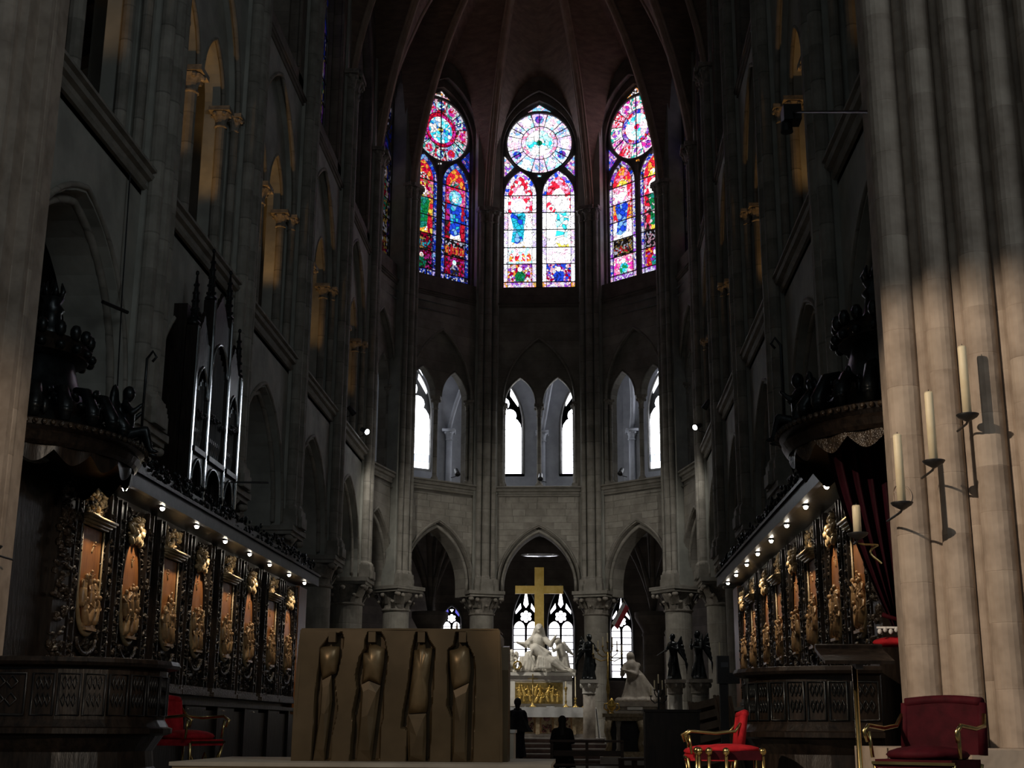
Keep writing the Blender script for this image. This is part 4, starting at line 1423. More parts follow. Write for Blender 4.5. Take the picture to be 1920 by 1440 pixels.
def canopy_lamp(label, x, y, z, power, tx, group):
    t = thing('canopy_lamp', label, 'lamp', (x, y, z), 0, group)
    inst('bulb', bulb_me, t, (0, 0, -0.01))
    inst('housing', hous_me, t, (0, 0, 0.0))
    spot('canopy_lamp_light', (x, y, z - 0.07), (tx, y, 2.7), power, (1.0, 0.83, 0.60), 88, 0.7, 0.03)


for sg in (-1, 1):
    for k, y in enumerate(LY):
        canopy_lamp('small bright lamp under the %s stall canopy, %s from the camera' % (side_name[sg], ORD[k]), sg * 4.80, y, 4.82, 62 if sg < 0 else 60, sg * 5.35, 'lamps under the %s canopy' % side_name[sg])
canopy_lamp('bright lamp hanging under the left throne canopy', -4.28, 15.85, 4.86, 26, -5.3, 'throne canopy lamps')
canopy_lamp('bright lamp hanging under the right throne canopy', 4.28, 16.4, 4.98, 26, 5.3, 'throne canopy lamps')

# long desks in front of the seats
for sg in (-1, 1):
    t = thing('stall_desk', 'long black oak desk front of the %s choir stalls' % side_name[sg], 'desk', (sg * 4.15, 16.9, FLOOR))
    for k in range(8):
        y = 0.1 + k * 1.68
        MB().box(-0.05, 0.05, y + 0.06, y + 1.62, 0.05, 1.22).build('desk_panel', 'dark_oak', t)
        p = MB().box(-0.09, 0.09, y - 0.06, y + 0.06, 0, 1.28)
        p.build('desk_post', 'dark_oak', t)
    x0, x1 = sorted((-sg * 0.14, sg * 0.30))
    MB().box(x0, x1, 0, 13.6, 1.28, 1.34).build('desk_top', 'dark_oak', t)
    x0, x1 = sorted((sg * 0.75, sg * 1.02))
    MB().box(x0, x1, 0, 13.6, 0.0, 1.10).build('seat_row', 'dark_oak', t)
    kme = MB().ell((0, 0, 0), (0.07, 0.06, 0.10), 8, 6).mesh('seat_knob', 'carved_oak', True)
    for k in range(12):
        inst('seat_knob', kme, t, (sg * 0.88, 0.6 + k * 1.12, 1.18))

# ------------------------------------------------------------------ near curved stall fronts
def rounded_front(label, pts, prof, mat_c, seed):
    t = thing('curved_stall', label, 'stall', (pts[0][0], pts[0][1], 1.0))
    ox, oy = pts[0]
    n = len(pts)
    nr = []
    for i in range(n):
        a, b = Vector(pts[max(0, i - 1)]), Vector(pts[min(n - 1, i + 1)])
        d = (b - a).normalized()
        nr.append(Vector((d.y, -d.x)))

    def sweep(pr, name, mat):
        mb = MB()
        rows = [[mb.pt((pts[i][0] - ox + nr[i].x * o, pts[i][1] - oy + nr[i].y * o, z)) for o, z in pr] for i in range(n)]
        for a, b in zip(rows, rows[1:]):
            for j in range(len(pr) - 1):
                mb.f.append([a[j], b[j], b[j + 1], a[j + 1]])
        return mb.build(name, mat, t, smooth=False)
    sweep(prof, 'curved_body', 'dark_oak')
    zt = prof[-1][1]
    sweep([(0.0, zt - 0.02), (0.10, zt), (0.13, zt + 0.03), (0.11, zt + 0.07), (0.0, zt + 0.08), (-0.5, zt + 0.08)], 'top_rail', 'dark_oak')
    sweep([(0.02, 0.55), (0.08, 0.57), (0.08, 0.62), (0.02, 0.64)], 'waist_moulding', 'dark_oak')
    # lozenge lattice and raised frames on the upper band
    zb = prof[-1][1]
    for i in range(1, n - 1):
        a, b2 = Vector(pts[i]), Vector(pts[i + 1])
        q = nr[i] * (prof[-1][0] + 0.012)
        L = (b2 - a).length
        if L < 0.12:
            continue
        fr = MB()
        P = lambda f, z: ((a + (b2 - a) * f + q).x - ox, (a + (b2 - a) * f + q).y - oy, z)
        fr.tube([P(0.08, 0.74), P(0.92, 0.74), P(0.92, zb - 0.08), P(0.08, zb - 0.08)], 0.012, 6, closed=True)
        for z0 in (0.82, 0.98):
            for f in (0.3, 0.5, 0.7):
                fr.tube([P(f - 0.09, z0 + 0.06), P(f, z0 + 0.12), P(f + 0.09, z0 + 0.06), P(f, z0)], 0.008, 5, closed=True)
        stuff(fr.build('lattice_carving', mat_c, t, smooth=True))
    return t


prof = [(0.06, 0.0), (0.06, 0.1), (-0.08, 0.25), (-0.10, 0.4), (0.0, 0.55), (0.05, 0.62), (0.0, 0.7), (0.0, 1.2)]
arc = lambda cx, cy, r, a0, a1, n: [(cx + r * cos(R(a0 + (a1 - a0) * k / n)), cy + r * sin(R(a0 + (a1 - a0) * k / n))) for k in range(n + 1)]
rounded_front('black polished curved stall front filling the lower left corner', [(-6.2, 12.35), (-5.2, 12.35), (-4.3, 12.38)] + arc(-3.72, 13.35, 0.98, -88, 75, 12), prof, 'black_iron', 4)
rounded_front('black carved curved stall front at the right behind the brass lectern', arc(4.18, 14.65, 0.92, 110, 270, 12) + [(4.5, 13.73)], prof, 'black_bronze', 6)

# ================================================================== CHOIR ORGAN
org = thing('choir_organ', 'tall dark gothic choir organ with metal pipes overhanging the left stalls', 'organ', (-5.22, 22.95, 5.50))
org.rotation_euler = (0, 0, 0)
MB().box(-1.3, -0.12, -1.5, 1.6, -0.1, 3.3).build('case', 'dark_oak', org)
PU = [-1.45, -0.55, 0.65, 1.55]
PT = [2.9, 3.65, 3.65, 2.75]
for k, (u, h) in enumerate(zip(PU, PT)):
    p = MB()
    p.box(-0.10, 0.10, u - 0.075, u + 0.075, -0.15, h)
    post = p.build('post', 'dark_oak', org)
    MB(Matrix.Translation((0.10, u, 0)) @ Matrix.Rotation(R((2.6, 2.2, 1.4, 0.8)[k]), 4, 'Z')).box(0.0, 0.018, -0.055, 0.03, -0.1, h - 0.05).build('reflector_strip', 'pale_mirror_metal', post)  # thin mirror strip added to each post, turned to reflect the apse windows
    q = MB()
    q.lathe(0, u, [(0.10, h), (0.12, h + 0.05), (0.07, h + 0.10), (0.055, h + 0.55), (0.015, h + 0.95)], 8)
    for j in range(5):
        for a in range(4):
            zz = h + 0.15 + j * 0.15
            q.ell((0.075 * (1 - j * 0.13) * cos(a * pi / 2), u + 0.075 * (1 - j * 0.13) * sin(a * pi / 2), zz), (0.022, 0.022, 0.03), 6, 4)
    q.ell((0, u, h + 0.97), (0.035, 0.035, 0.05), 8, 5)
    q.build('pinnacle', 'black_bronze', post, smooth=True)
for k in range(3):
    u0, u1 = PU[k] + 0.09, PU[k + 1] - 0.09
    n = 9 if k == 1 else 7
    zt = 2.9 if k == 1 else 2.2
    for j in range(n):
        u = u0 + (u1 - u0) * (j + 0.5) / n
        r = (u1 - u0) / n * 0.44
        e = abs(j - (n - 1) / 2) / (n / 2)
        top = zt - 0.35 * (1 - e) if k != 1 else zt - 0.35 * e
        p = MB().lathe(0.0, u, [(r * 0.25, 0.78), (r, 1.05), (r, top), (r * 0.9, top)], 12)
        po = p.build('organ_pipe', 'steel_pipe', org, smooth=False)
        MB().box(r * 0.8, r * 1.03, u - r * 0.5, u + r * 0.5, 1.09, 1.16).build('pipe_mouth', 'black_iron', po)
    c = (0, (u1 - u0) / 2, zt - 0.45, 0.55)
    um = (u0 + u1) / 2
    fo = lambda a, w, b: (w, um + a, b)
    mb = MB()
    slab(mb, fo, -(u1 - u0) / 2, (u1 - u0) / 2, zt - 0.45, zt + 0.55, [c], 0.02, 0.08)
    mb.build('pierced_arch', 'dark_oak', org)
    arch_roll(fo, (0, (u1 - u0) / 2 - 0.03, zt - 0.45, 0.52), 0.09, 0.022, org, None, 'arch_bead', 'pale_mirror_metal')
    mb = MB()
    slab(mb, fo, -(u1 - u0) / 2, (u1 - u0) / 2, -0.05, 0.72, [(0, (u1 - u0) / 2 - 0.06, 0.2, 0.42)], 0.02, 0.08)
    mb.build('lower_arch', 'dark_oak', org)
    arch_roll(fo, (0, (u1 - u0) / 2 - 0.07, 0.2, 0.42), 0.09, 0.020, org, None, 'arch_bead', 'pale_mirror_metal')
    MB().box(-0.02, 0.14, u0, u1, 0.70, 0.79).build('impost_rail', 'dark_oak', org)
    g = MB()
    g.prism([(-0.5 * (u1 - u0), zt + 0.5), (0.5 * (u1 - u0), zt + 0.5), (0, zt + 1.05)], fo, 0.0, 0.06)
    for j in range(7):
        g.ell((0.03, um + (-0.42 + 0.14 * j) * (u1 - u0), zt + 0.62 + 0.42 * (1 - abs(j - 3) / 3)), (0.04, 0.04, 0.06), 6, 4)
    stuff(g.build('gable', 'dark_oak', org, smooth=False))
    lv = MB()
    rr = random.Random(k)
    for j in range(18):
        lv.ell((0.10, rr.uniform(u0, u1), 1.35 + 0.12 * rr.random() + 0.1 * k), (0.03, 0.05, 0.03), 6, 4)
    stuff(lv.build('leaf_band', 'black_bronze', org, smooth=True))
MB().box(-0.2, 0.2, -1.6, 1.75, -0.18, -0.10).build('base_rail', 'dark_oak', org)
MB().tube([(0.1, 1.2, 0.62), (0.75, 1.5, 0.66)], 0.018, 6).build('lamp_arm', 'black_iron', org)

# ================================================================== THRONE CANOPIES
def throne_canopy(label, sg, yc, zr, seed):
    t = thing('throne_canopy', label, 'canopy', (sg * 5.2, yc, zr))
    A, B = 1.28, 1.50

    def P(a, k, z):
        return (-sg * A * k * sin(a), -B * k * cos(a), 0.26 + (z - 0.26) * 1.32 if z > 0.26 else z)
    N = 28

    def sweep(pr, name, mat, smooth=False):
        mb = MB()
        mb.grid(lambda i, j: P(pi * i, pr[round(j * (len(pr) - 1))][0], pr[round(j * (len(pr) - 1))][1]), N, len(pr) - 1)
        return mb.build(name, mat, t, smooth)
    sweep([(0.2, 0.02), (0.93, 0.0), (0.97, -0.06), (1.0, -0.02), (1.03, 0.05), (1.0, 0.10), (1.05, 0.14), (1.06, 0.20), (0.98, 0.24), (0.80, 0.28), (0.2, 0.4)], 'cornice', 'dark_oak')
    bd = MB()
    for k in range(46):
        p = P(pi * (k + 0.5) / 46, 1.065, 0.17)
        bd.ell(p, (0.035, 0.035, 0.035), 6, 4)
    stuff(bd.build('beading', 'carved_oak', t, smooth=True))
    # hanging scalloped valance
    mb = MB()

    def val(i, j):
        sc = abs(sin(pi * i * 9))
        return P(pi * i, 0.95 + 0.015 * sin(60 * i), 0.0 - j * (0.10 + 0.15 * sc))
    mb.grid(val, 108, 4)
    mb.build('scalloped_valance', 'dark_oak' if sg < 0 else 'carved_oak', t, smooth=True)
    # domed tiers
    sweep([(0.80, 0.26), (0.72, 0.38), (0.52, 0.55), (0.40, 0.80), (0.34, 1.0)], 'domed_roof', 'black_bronze', True)
    sweep([(0.30, 0.98), (0.46, 1.02), (0.50, 1.10), (0.44, 1.18), (0.28, 1.22)], 'upper_cornice', 'dark_oak')
    u = MB()
    for k in range(9):
        p = P(pi * (k + 0.5) / 9, 0.47, 1.22)
        u.ell(p, (0.07, 0.08, 0.10), 7, 5)
        p = P(pi * (k + 0.5) / 9, 0.50, 1.06)
        u.ell(p, (0.06, 0.07, 0.06), 7, 5)
    stuff(u.build('leaf_crown', 'black_bronze', t, smooth=True))
    f = MB(Matrix.Translation((0, 0, 0.30)))
    f.lathe(-sg * 0.12, 0, [(0.24, 1.2), (0.16, 1.35), (0.13, 1.55), (0.17, 1.6), (0.11, 1.68), (0.15, 1.75)], 12)
    for k in range(7):
        a = 2 * pi * k / 7
        f.tube([(-sg * 0.12 + 0.10 * cos(a), 0.10 * sin(a), 1.74), (-sg * 0.12 + 0.14 * cos(a), 0.14 * sin(a), 1.84), (-sg * 0.12 + 0.11 * cos(a), 0.11 * sin(a), 1.95)], [0.04, 0.035, 0.01], 6)
    f.lathe(-sg * 0.12, 0, [(0.09, 1.74), (0.05, 1.84), (0.02, 2.0)], 8)
    stuff(f.build('finial', 'black_bronze', t, smooth=True))
    r = random.Random(seed)
    for k in range(10):
        sc = MB()
        a = pi * (0.06 + 0.88 * k / 9)
        p = Vector(P(a, 0.86, 0.28))
        q = Vector(P(a, 0.60, 0.55 + r.uniform(0, 0.15)))
        sc.tube([p, p + Vector((0, 0, 0.16)), p.lerp(q, 0.4) + Vector((0, 0, 0.22)), q], [0.06, 0.09, 0.07, 0.04], 8)
        sc.ell(p + Vector((0, 0, 0.12)), (0.09, 0.09, 0.07), 8, 5)
        sc.build('scroll', 'black_bronze', t, smooth=True)
    # seated winged child with a long staff on the cornice, and a cluster of trophies behind it
    g = MB()
    c = Vector(P(pi * 0.62, 0.84, 0.26))
    d = Vector((-sg, 0.35, 0)).normalized()
    hip, chest = c + Vector((0, 0, 0.12)), c + Vector((0, 0, 0.42))
    g.ell(hip, (0.13, 0.14, 0.12), 10, 6)
    g.cap(hip, chest, 0.12, 0.13)
    g.ell(chest + Vector((0, 0, 0.26)) + d * 0.03, (0.085, 0.085, 0.105), 10, 7)
    g.cap(chest + Vector((0, 0, 0.1)), chest + Vector((0, 0, 0.2)), 0.05, 0.045)
    for s2 in (-1, 1):
        side = Vector((d.y, -d.x, 0)) * s2
        kn = hip + d * 0.26 + side * 0.12 + Vector((0, 0, 0.08))
        ft = kn + d * 0.08 + Vector((0, 0, -0.26))
        g.cap(hip + side * 0.08, kn, 0.085, 0.06)
        g.cap(kn, ft, 0.06, 0.038)
        g.cap(ft, ft + d * 0.08, 0.035, 0.025)
        sh_ = chest + Vector((0, 0, 0.1)) + side * 0.13
        el = sh_ + side * 0.10 + d * 0.08 + Vector((0, 0, -0.14))
        g.cap(sh_, el, 0.05, 0.04)
        g.cap(el, el + d * 0.12 + Vector((0, 0, 0.12)), 0.04, 0.03)
        g.ell(chest - d * 0.14 + side * 0.16 + Vector((0, 0, 0.12)), (0.06, 0.10, 0.22), 8, 6)
    sculpt(g, 'seated_putto', 'black_bronze', t, 0.022, 3)
    s0 = c + d * 0.22 + Vector((0, -0.02, 0.0))
    MB().tube([s0, s0 + Vector((0, 0, 0.95)), s0 + Vector((0, 0, 1.15)), s0 + Vector((-sg * 0.07, 0, 1.25)), s0 + Vector((-sg * 0.12, 0, 1.17)), s0 + Vector((-sg * 0.07, 0, 1.11))], 0.018, 8).build('staff', 'black_bronze', t, smooth=True)
    tr = MB()
    for k in range(60):
        a = pi * r.uniform(0.12, 0.92)
        p = Vector(P(a, r.uniform(0.5, 0.85), r.uniform(0.3, 0.62)))
        tr.ell(p, (r.uniform(0.03, 0.06), r.uniform(0.03, 0.07), r.uniform(0.05, 0.11)), 7, 5, Matrix.Rotation(r.uniform(0, pi), 3, 'X'))
    stuff(tr.build('carved_trophies', 'black_bronze', t, smooth=True))
    # back board and side posts down to the platform
    x0, x1 = sorted((0, sg * 0.12))
    MB().box(x0, x1, -1.4, 1.0, 1.0 - zr, 0.1).build('throne_back', 'dark_oak', t)
    return t


throne_canopy('dark carved throne canopy with tall finial in shadow at the left, above the first panels', -1, 15.2, 4.74, 3)
throne_canopy('dark carved throne canopy with seated putto and staff beside the lit right pier', 1, 15.25, 4.86, 8)

cu = thing('red_curtain', 'dark red curtain drawn aside below the right throne canopy', 'curtain', (4.9, 14.9, 2.7))
mb = MB()


def cur(i, j):
    z = 4.95 - 2.2 * j
    xl = 4.28 + 0.62 * j ** 1.5
    xr = 5.05 - 0.02 * j
    x = xl + (xr - xl) * i
    return (x - 4.9, 14.75 - 14.9 + 0.07 * (1 - 0.3 * j) * sin(i * 26) + 0.25 * i, z - 2.7)


mb.grid(cur, 72, 16)
mb.grid(lambda i, j: tuple(Vector(cur(i, j)) + Vector((0, 0.015, 0))), 72, 16)
mb.build('drape', 'curtain_red', cu, smooth=True)
MB().tube([(-0.10, -0.12, 0.18), (0.05, -0.16, 0.12), (0.2, -0.05, 0.15)], 0.025, 8).build('tie_back', 'deep_red_velvet', cu, smooth=True)

kn = thing('prayer_desk', 'small prayer desk with red cushion and white lace beside the right pier', 'prayer desk', (4.85, 14.2, 1.0))
MB().box(-0.28, 0.3, -0.2, 0.25, 0, 1.48).build('desk_body', 'dark_oak', kn)
MB().ell((0.0, 0, 1.54), (0.30, 0.22, 0.065), 16, 8).build('cushion', 'red_velvet', kn, smooth=True)
lc = MB()
for k in range(10):
    lc.ell((-0.26 + 0.057 * k, -0.2, 1.64 + 0.02 * (k % 2)), (0.025, 0.02, 0.03), 7, 5)
lc.box(-0.29, 0.3, -0.21, -0.19, 1.67, 1.69)
stuff(lc.build('lace_edge', 'white_cloth', kn, smooth=True))

# ================================================================== HIGH ALTAR
cr = thing('golden_cross', 'large plain golden cross standing behind the marble group', 'cross', (0.13, 43.95, 4.4))
MB().box(-0.155, 0.155, -0.07, 0.07, -0.4, 2.44).build('upright', 'gold', cr)
MB().box(-0.80, -0.156, -0.065, 0.065, 1.57, 1.83).build('arm', 'gold', cr)
MB().box(0.156, 0.80, -0.065, 0.065, 1.57, 1.83).build('arm', 'gold', cr)
hl = tag(MB().ell((0.14, 44.3, 7.30), (0.66, 0.30, 0.045), 36, 8).build('metal_halo', 'steel_pipe', smooth=True), 'thin pale curved metal disc floating above the golden cross', 'disc')

ret = thing('altar_retable', 'white marble altar block with gilt relief panel under the marble group', 'altar', (0.12, 43.0, FLOOR))
MB().box(-1.18, 1.20, 0.0, 0.9, 2.62, 2.72).build('top_slab', 'pale_marble', ret)
MB().box(-1.08, 1.10, 0.06, 0.85, 2.46, 2.62).build('cornice', 'step_pale', ret)
MB().box(-1.06, 1.08, 0.08, 0.85, 0.6, 2.46).build('body', 'pale_marble', ret)
for x0, x1 in ((-1.07, -0.74), (0.80, 1.09)):
    MB().box(x0, x1, 0.04, 0.1, 1.66, 2.44).build('side_panel', 'pale_marble', ret)
MB().box(-0.74, 0.80, 0.05, 0.09, 1.74, 2.40).build('gilt_panel', 'gold_dull', ret)
r = random.Random(9)
for k in range(15):
    g = MB(Matrix.Rotation(-pi / 2, 4, 'Z'))
    little_figure(g, -0.6 + 1.25 * (k % 8) / 7 + r.uniform(-0.05, 0.05), 1.78 + 0.20 * (k // 8) + r.uniform(0, 0.06), r.uniform(0.28, 0.36), r, -0.02)
    g.build('gilt_figure', 'gold', ret, smooth=True)

tb = thing('high_altar_table', 'long altar table with white cloth and carved arcaded front', 'altar', (0.1, 41.4, FLOOR))
MB().box(-1.7, 1.66, 0.12, 1.3, 0.78, 1.58).build('body', 'carved_stone_altar', tb)
MB().box(-1.75, 1.7, 0.1, 1.3, 0.70, 0.82).build('foot_moulding', 'step_pale', tb)
for k in range(6):
    x = -1.62 + 0.56 * k
    MB().box(x - 0.06, x + 0.06, 0.02, 0.14, 0.80, 1.56).build('pilaster', 'carved_stone_altar', tb)
    if k < 5:
        fo = lambda a, w, b: (x + 0.28 + a, w, b)
        m2 = MB()
        slab(m2, fo, -0.22, 0.22, 0.84, 1.56, [(0, 0.17, 1.15, 0.26)], 0.06, 0.12)
        m2.build('arched_panel', 'panel_gold_red', tb)
        m3 = MB()
        m3.ell((x + 0.28, 0.10, 1.30), (0.11, 0.05, 0.12), 10, 6)
        for j in range(14):
            m3.ell((x + 0.28 + r.uniform(-0.14, 0.14), 0.10, r.uniform(0.88, 1.12)), (0.035, 0.03, 0.04), 6, 4)
        stuff(m3.build('panel_carving', 'red_marble', tb, smooth=True))
ac = thing('altar_cloth', 'white linen cloth hanging over the high altar table', 'altar cloth', (0.1, 41.4, 2.23))
MB().box(-1.84, 1.84, -0.02, 1.3, 0.0, 0.03).build('top', 'white_cloth', ac)
mb = MB()
mb.grid(lambda i, j: (-1.84 + 3.68 * i, -0.03 - 0.012 * sin(i * 50) * j, 0.03 - 0.30 * j), 120, 3)
mb.grid(lambda i, j: (-1.84 + 3.68 * i, -0.015 - 0.012 * sin(i * 50) * j, 0.03 - 0.30 * j), 120, 3)
mb.build('front_drop', 'white_cloth', ac, smooth=True)
mb = MB()
mb.grid(lambda i, j: (1.86 + 0.03 * j * sin(i * 22) + 0.12 * j, 0.0 + 1.2 * i, 0.03 - 0.98 * j), 40, 8)
mb.grid(lambda i, j: (1.845 + 0.03 * j * sin(i * 22) + 0.12 * j, 0.0 + 1.2 * i, 0.03 - 0.98 * j), 40, 8)
mb.build('side_drop', 'white_cloth', ac, smooth=True)


def candlestick(label, x, y, z, h, wax, mat='gold_dull'):
    t = thing('altar_candlestick', label, 'candlestick', (x, y, z), 0, 'candlesticks of the high altar')
    MB().lathe(0, 0, [(0.11, 0), (0.11, 0.02), (0.05, 0.06), (0.022, 0.12), (0.04, 0.17), (0.02, 0.22), (0.018, h * 0.6), (0.035, h * 0.66), (0.018, h * 0.72), (0.05, h * 0.97), (0.055, h)], 14).build('stem', mat, t, smooth=True)
    MB().lathe(0, 0, [(0.018, h), (0.018, h + wax)], 10).build('candle_stick', 'wax', t)


TOP = 2.265
candlestick('dark candlestick at the left end of the white altar cloth', -0.98, 42.2, TOP, 0.62, 0.25)
candlestick('thin dark candlestick in front of the right marble side panel', 1.02, 42.2, TOP, 0.62, 0.18)
candlestick('candlestick with a tall white candle at the right end of the altar cloth, inner one', 1.32, 42.3, TOP, 0.30, 0.65)
candlestick('candlestick with a tall white candle at the right end of the altar cloth, outer one', 1.62, 42.3, TOP, 0.30, 0.65)
cx = thing('altar_crucifix', 'thin gilt crucifix standing in the middle of the high altar', 'crucifix', (-0.02, 42.2, TOP))
MB().lathe(0, 0, [(0.12, 0), (0.10, 0.04), (0.03, 0.10), (0.02, 0.3), (0.015, 0.7)], 12).build('foot', 'gold_dull', cx, smooth=True)
MB().box(-0.018, 0.018, -0.012, 0.012, 0.6, 1.02).build('upright', 'gold_dull', cx)
MB().box(-0.16, 0.16, -0.012, 0.012, 0.86, 0.89).build('crossbar', 'gold_dull', cx)
bk = thing('missal', 'small dark book lying on the altar cloth', 'book', (0.55, 41.65, TOP))
MB().box(-0.12, 0.12, -0.08, 0.08, 0, 0.03).build('pages', 'white_cloth', bk)
MB().box(-0.13, 0.13, -0.09, 0.09, 0.03, 0.04).build('cover', 'cloth_black', bk)

# steps up to the altar
sp = struct(empty('trim_1'), 'low steps rising to the high altar')
for k in range(5):
    z = FLOOR + 0.14 * k
    MB().box(-2.0 + 0.05 * k, 2.35 - 0.04 * k, 38.4 + 0.5 * k, 44.4, z, z + 0.105).build('step_riser', 'step_red', sp)
    MB().box(-2.0 + 0.05 * k, 2.35 - 0.04 * k, 38.36 + 0.5 * k, 44.4, z + 0.105, z + 0.14).build('step_tread', 'step_pale', sp)


# ------------------------------------------------------------------ statues
def V(x, y, z):
    return Vector((x, y, z))


def robe(mb, c, z0, z1, r0, r1, k=9, d=0.09, n=36, sq=0.8):
    prof = [(r0 + (r1 - r0) * (j / 6) ** 0.8, z0 + (z1 - z0) * j / 6) for j in range(7)]
    rows = []
    for q, (rr, z) in enumerate(prof):
        rows.append([mb.pt((c[0] + rr * (1 + d * (1 - q / 8) * cos(k * 2 * pi * a / n + q * 0.3)) * cos(2 * pi * a / n), c[1] + sq * rr * (1 + d * (1 - q / 8) * cos(k * 2 * pi * a / n + q * 0.3)) * sin(2 * pi * a / n), z)) for a in range(n)])
    for a, b in zip(rows, rows[1:]):
        for q in range(n):
            mb.f.append([a[q], a[(q + 1) % n], b[(q + 1) % n], b[q]])
    mb.f.append(rows[0][::-1])
    mb.f.append(rows[-1])


def head(mb, c, s=1.0, face=(0, -1)):
    fx, fy = face
    mb.ell(c, (0.085 * s, 0.095 * s, 0.115 * s), 12, 8)
    f = Vector((fx, fy, 0))
    mb.cap(c + f * 0.085 * s + V(0, 0, 0.015 * s), c + f * 0.115 * s + V(0, 0, -0.015 * s), 0.014 * s, 0.018 * s, 6)
    mb.ell(c + f * 0.065 * s + V(0, 0, -0.08 * s), (0.04 * s, 0.04 * s, 0.03 * s), 8, 5)
    side = Vector((fy, -fx, 0))
    for g_ in (-1, 1):
        mb.ell(c + side * 0.085 * s * g_, (0.018 * s, 0.022 * s, 0.032 * s), 6, 4)
        mb.ell(c + f * 0.083 * s + side * 0.035 * s * g_ + V(0, 0, 0.022 * s), (0.014 * s, 0.012 * s, 0.010 * s), 6, 4)


pt = thing('pieta_group', 'pale marble group of a mourning mother with the dead figure across her lap', 'sculpture', (0.12, 43.3, 3.385))
g = MB()
r = random.Random(21)
for k in range(26):
    g.ell((-1.05 + 2.15 * k / 25, r.uniform(-0.12, 0.35), 0.04), (0.16, 0.16, r.uniform(0.07, 0.14)), 9, 6)
g.box(-1.1, 1.12, -0.18, 0.5, 0.0, 0.05)
sculpt(g, 'rock_base', 'statue_marble', pt, 0.03, 2)
g = MB()
# seated mother
for sx in (-1, 1):
    g.cap((sx * 0.15, 0.25, 0.50), (sx * 0.30, -0.10, 0.52), 0.17, 0.16)
    g.cap((sx * 0.30, -0.10, 0.50), (sx * 0.34, -0.12, 0.08), 0.16, 0.20)
    for q in range(4):
        g.cap((sx * (0.12 + 0.1 * q), -0.22, 0.5 - 0.05 * q), (sx * (0.16 + 0.12 * q), -0.26, 0.06), 0.045, 0.06)
robe(g, (0.0, 0.05), 0.05, 0.75, 0.46, 0.24, 11, 0.10)
g.cap((0, 0.18, 0.55), (0, 0.12, 1.02), 0.20, 0.22)
g.cap((-0.16, 0.1, 1.08), (0.16, 0.1, 1.08), 0.12, 0.12)
g.cap((0, 0.08, 1.1), (0.02, 0.04, 1.26), 0.075, 0.065)
head(g, V(0.02, 0.0, 1.38), 1.15)
g.ell((0.02, 0.06, 1.40), (0.145, 0.15, 0.17), 12, 8)
g.cap((-0.10, 0.1, 1.38), (-0.17, 0.12, 1.1), 0.06, 0.09)
g.cap((0.13, 0.1, 1.38), (0.17, 0.12, 1.1), 0.06, 0.09)
for a, b, c in (((-0.22, 0.08, 1.05), (-0.42, -0.02, 0.86), (-0.62, -0.12, 0.92)), ((0.22, 0.08, 1.05), (0.40, 0.0, 0.88), (0.54, -0.12, 1.10))):
    g.cap(a, b, 0.11, 0.10)
    g.cap(b, c, 0.095, 0.05)
    h0, d0 = Vector(c), (Vector(c) - Vector(b)).normalized()
    g.ell(h0 + d0 * 0.05, (0.045, 0.03, 0.05), 8, 5)
    for q in range(5):
        g.cap(h0 + d0 * 0.07, h0 + d0 * (0.15 if q else 0.10) + V((q - 2) * 0.03, 0, (q - 2) * 0.012), 0.013, 0.010, 6)
sculpt(g, 'seated_mother', 'statue_marble', pt, 0.024, 2)
g = MB()
# reclining figure across the lap
head(g, V(-0.30, -0.30, 0.86), 1.05, (-0.4, -0.9))
g.ell((-0.33, -0.26, 0.88), (0.11, 0.10, 0.12), 10, 7)
g.cap((-0.22, -0.30, 0.80), (-0.14, -0.32, 0.76), 0.07, 0.08)
g.cap((-0.10, -0.34, 0.74), (0.12, -0.36, 0.54), 0.17, 0.15)
g.cap((0.12, -0.36, 0.54), (0.22, -0.36, 0.46), 0.15, 0.16)
g.cap((0.24, -0.34, 0.46), (0.56, -0.40, 0.38), 0.12, 0.09)
g.cap((0.56, -0.40, 0.38), (0.88, -0.38, 0.12), 0.085, 0.05)
g.cap((0.88, -0.38, 0.12), (0.98, -0.42, 0.10), 0.045, 0.03)
g.cap((0.22, -0.42, 0.42), (0.46, -0.48, 0.30), 0.11, 0.09)
g.cap((0.46, -0.48, 0.30), (0.80, -0.46, 0.06), 0.08, 0.05)
g.cap((0.80, -0.46, 0.06), (0.92, -0.50, 0.05), 0.045, 0.03)
g.cap((-0.16, -0.40, 0.80), (-0.24, -0.48, 0.48), 0.065, 0.055)
g.cap((-0.24, -0.48, 0.48), (-0.10, -0.52, 0.18), 0.05, 0.035)
for q in range(5):
    g.cap((-0.09, -0.52, 0.15), (-0.06 + (q - 2) * 0.022, -0.54, 0.05 + 0.01 * abs(q - 2)), 0.014, 0.010, 6)
g.cap((0.02, -0.20, 0.80), (0.25, -0.28, 0.68), 0.06, 0.05)
g.cap((0.25, -0.28, 0.68), (0.42, -0.34, 0.60), 0.05, 0.035)
for q in range(6):
    g.cap((0.02 + q * 0.07, -0.5, 0.46 - q * 0.015), (0.0 + q * 0.08, -0.52, 0.12), 0.035, 0.05)
sculpt(g, 'reclining_figure', 'statue_marble', pt, 0.022, 2)
g = MB()
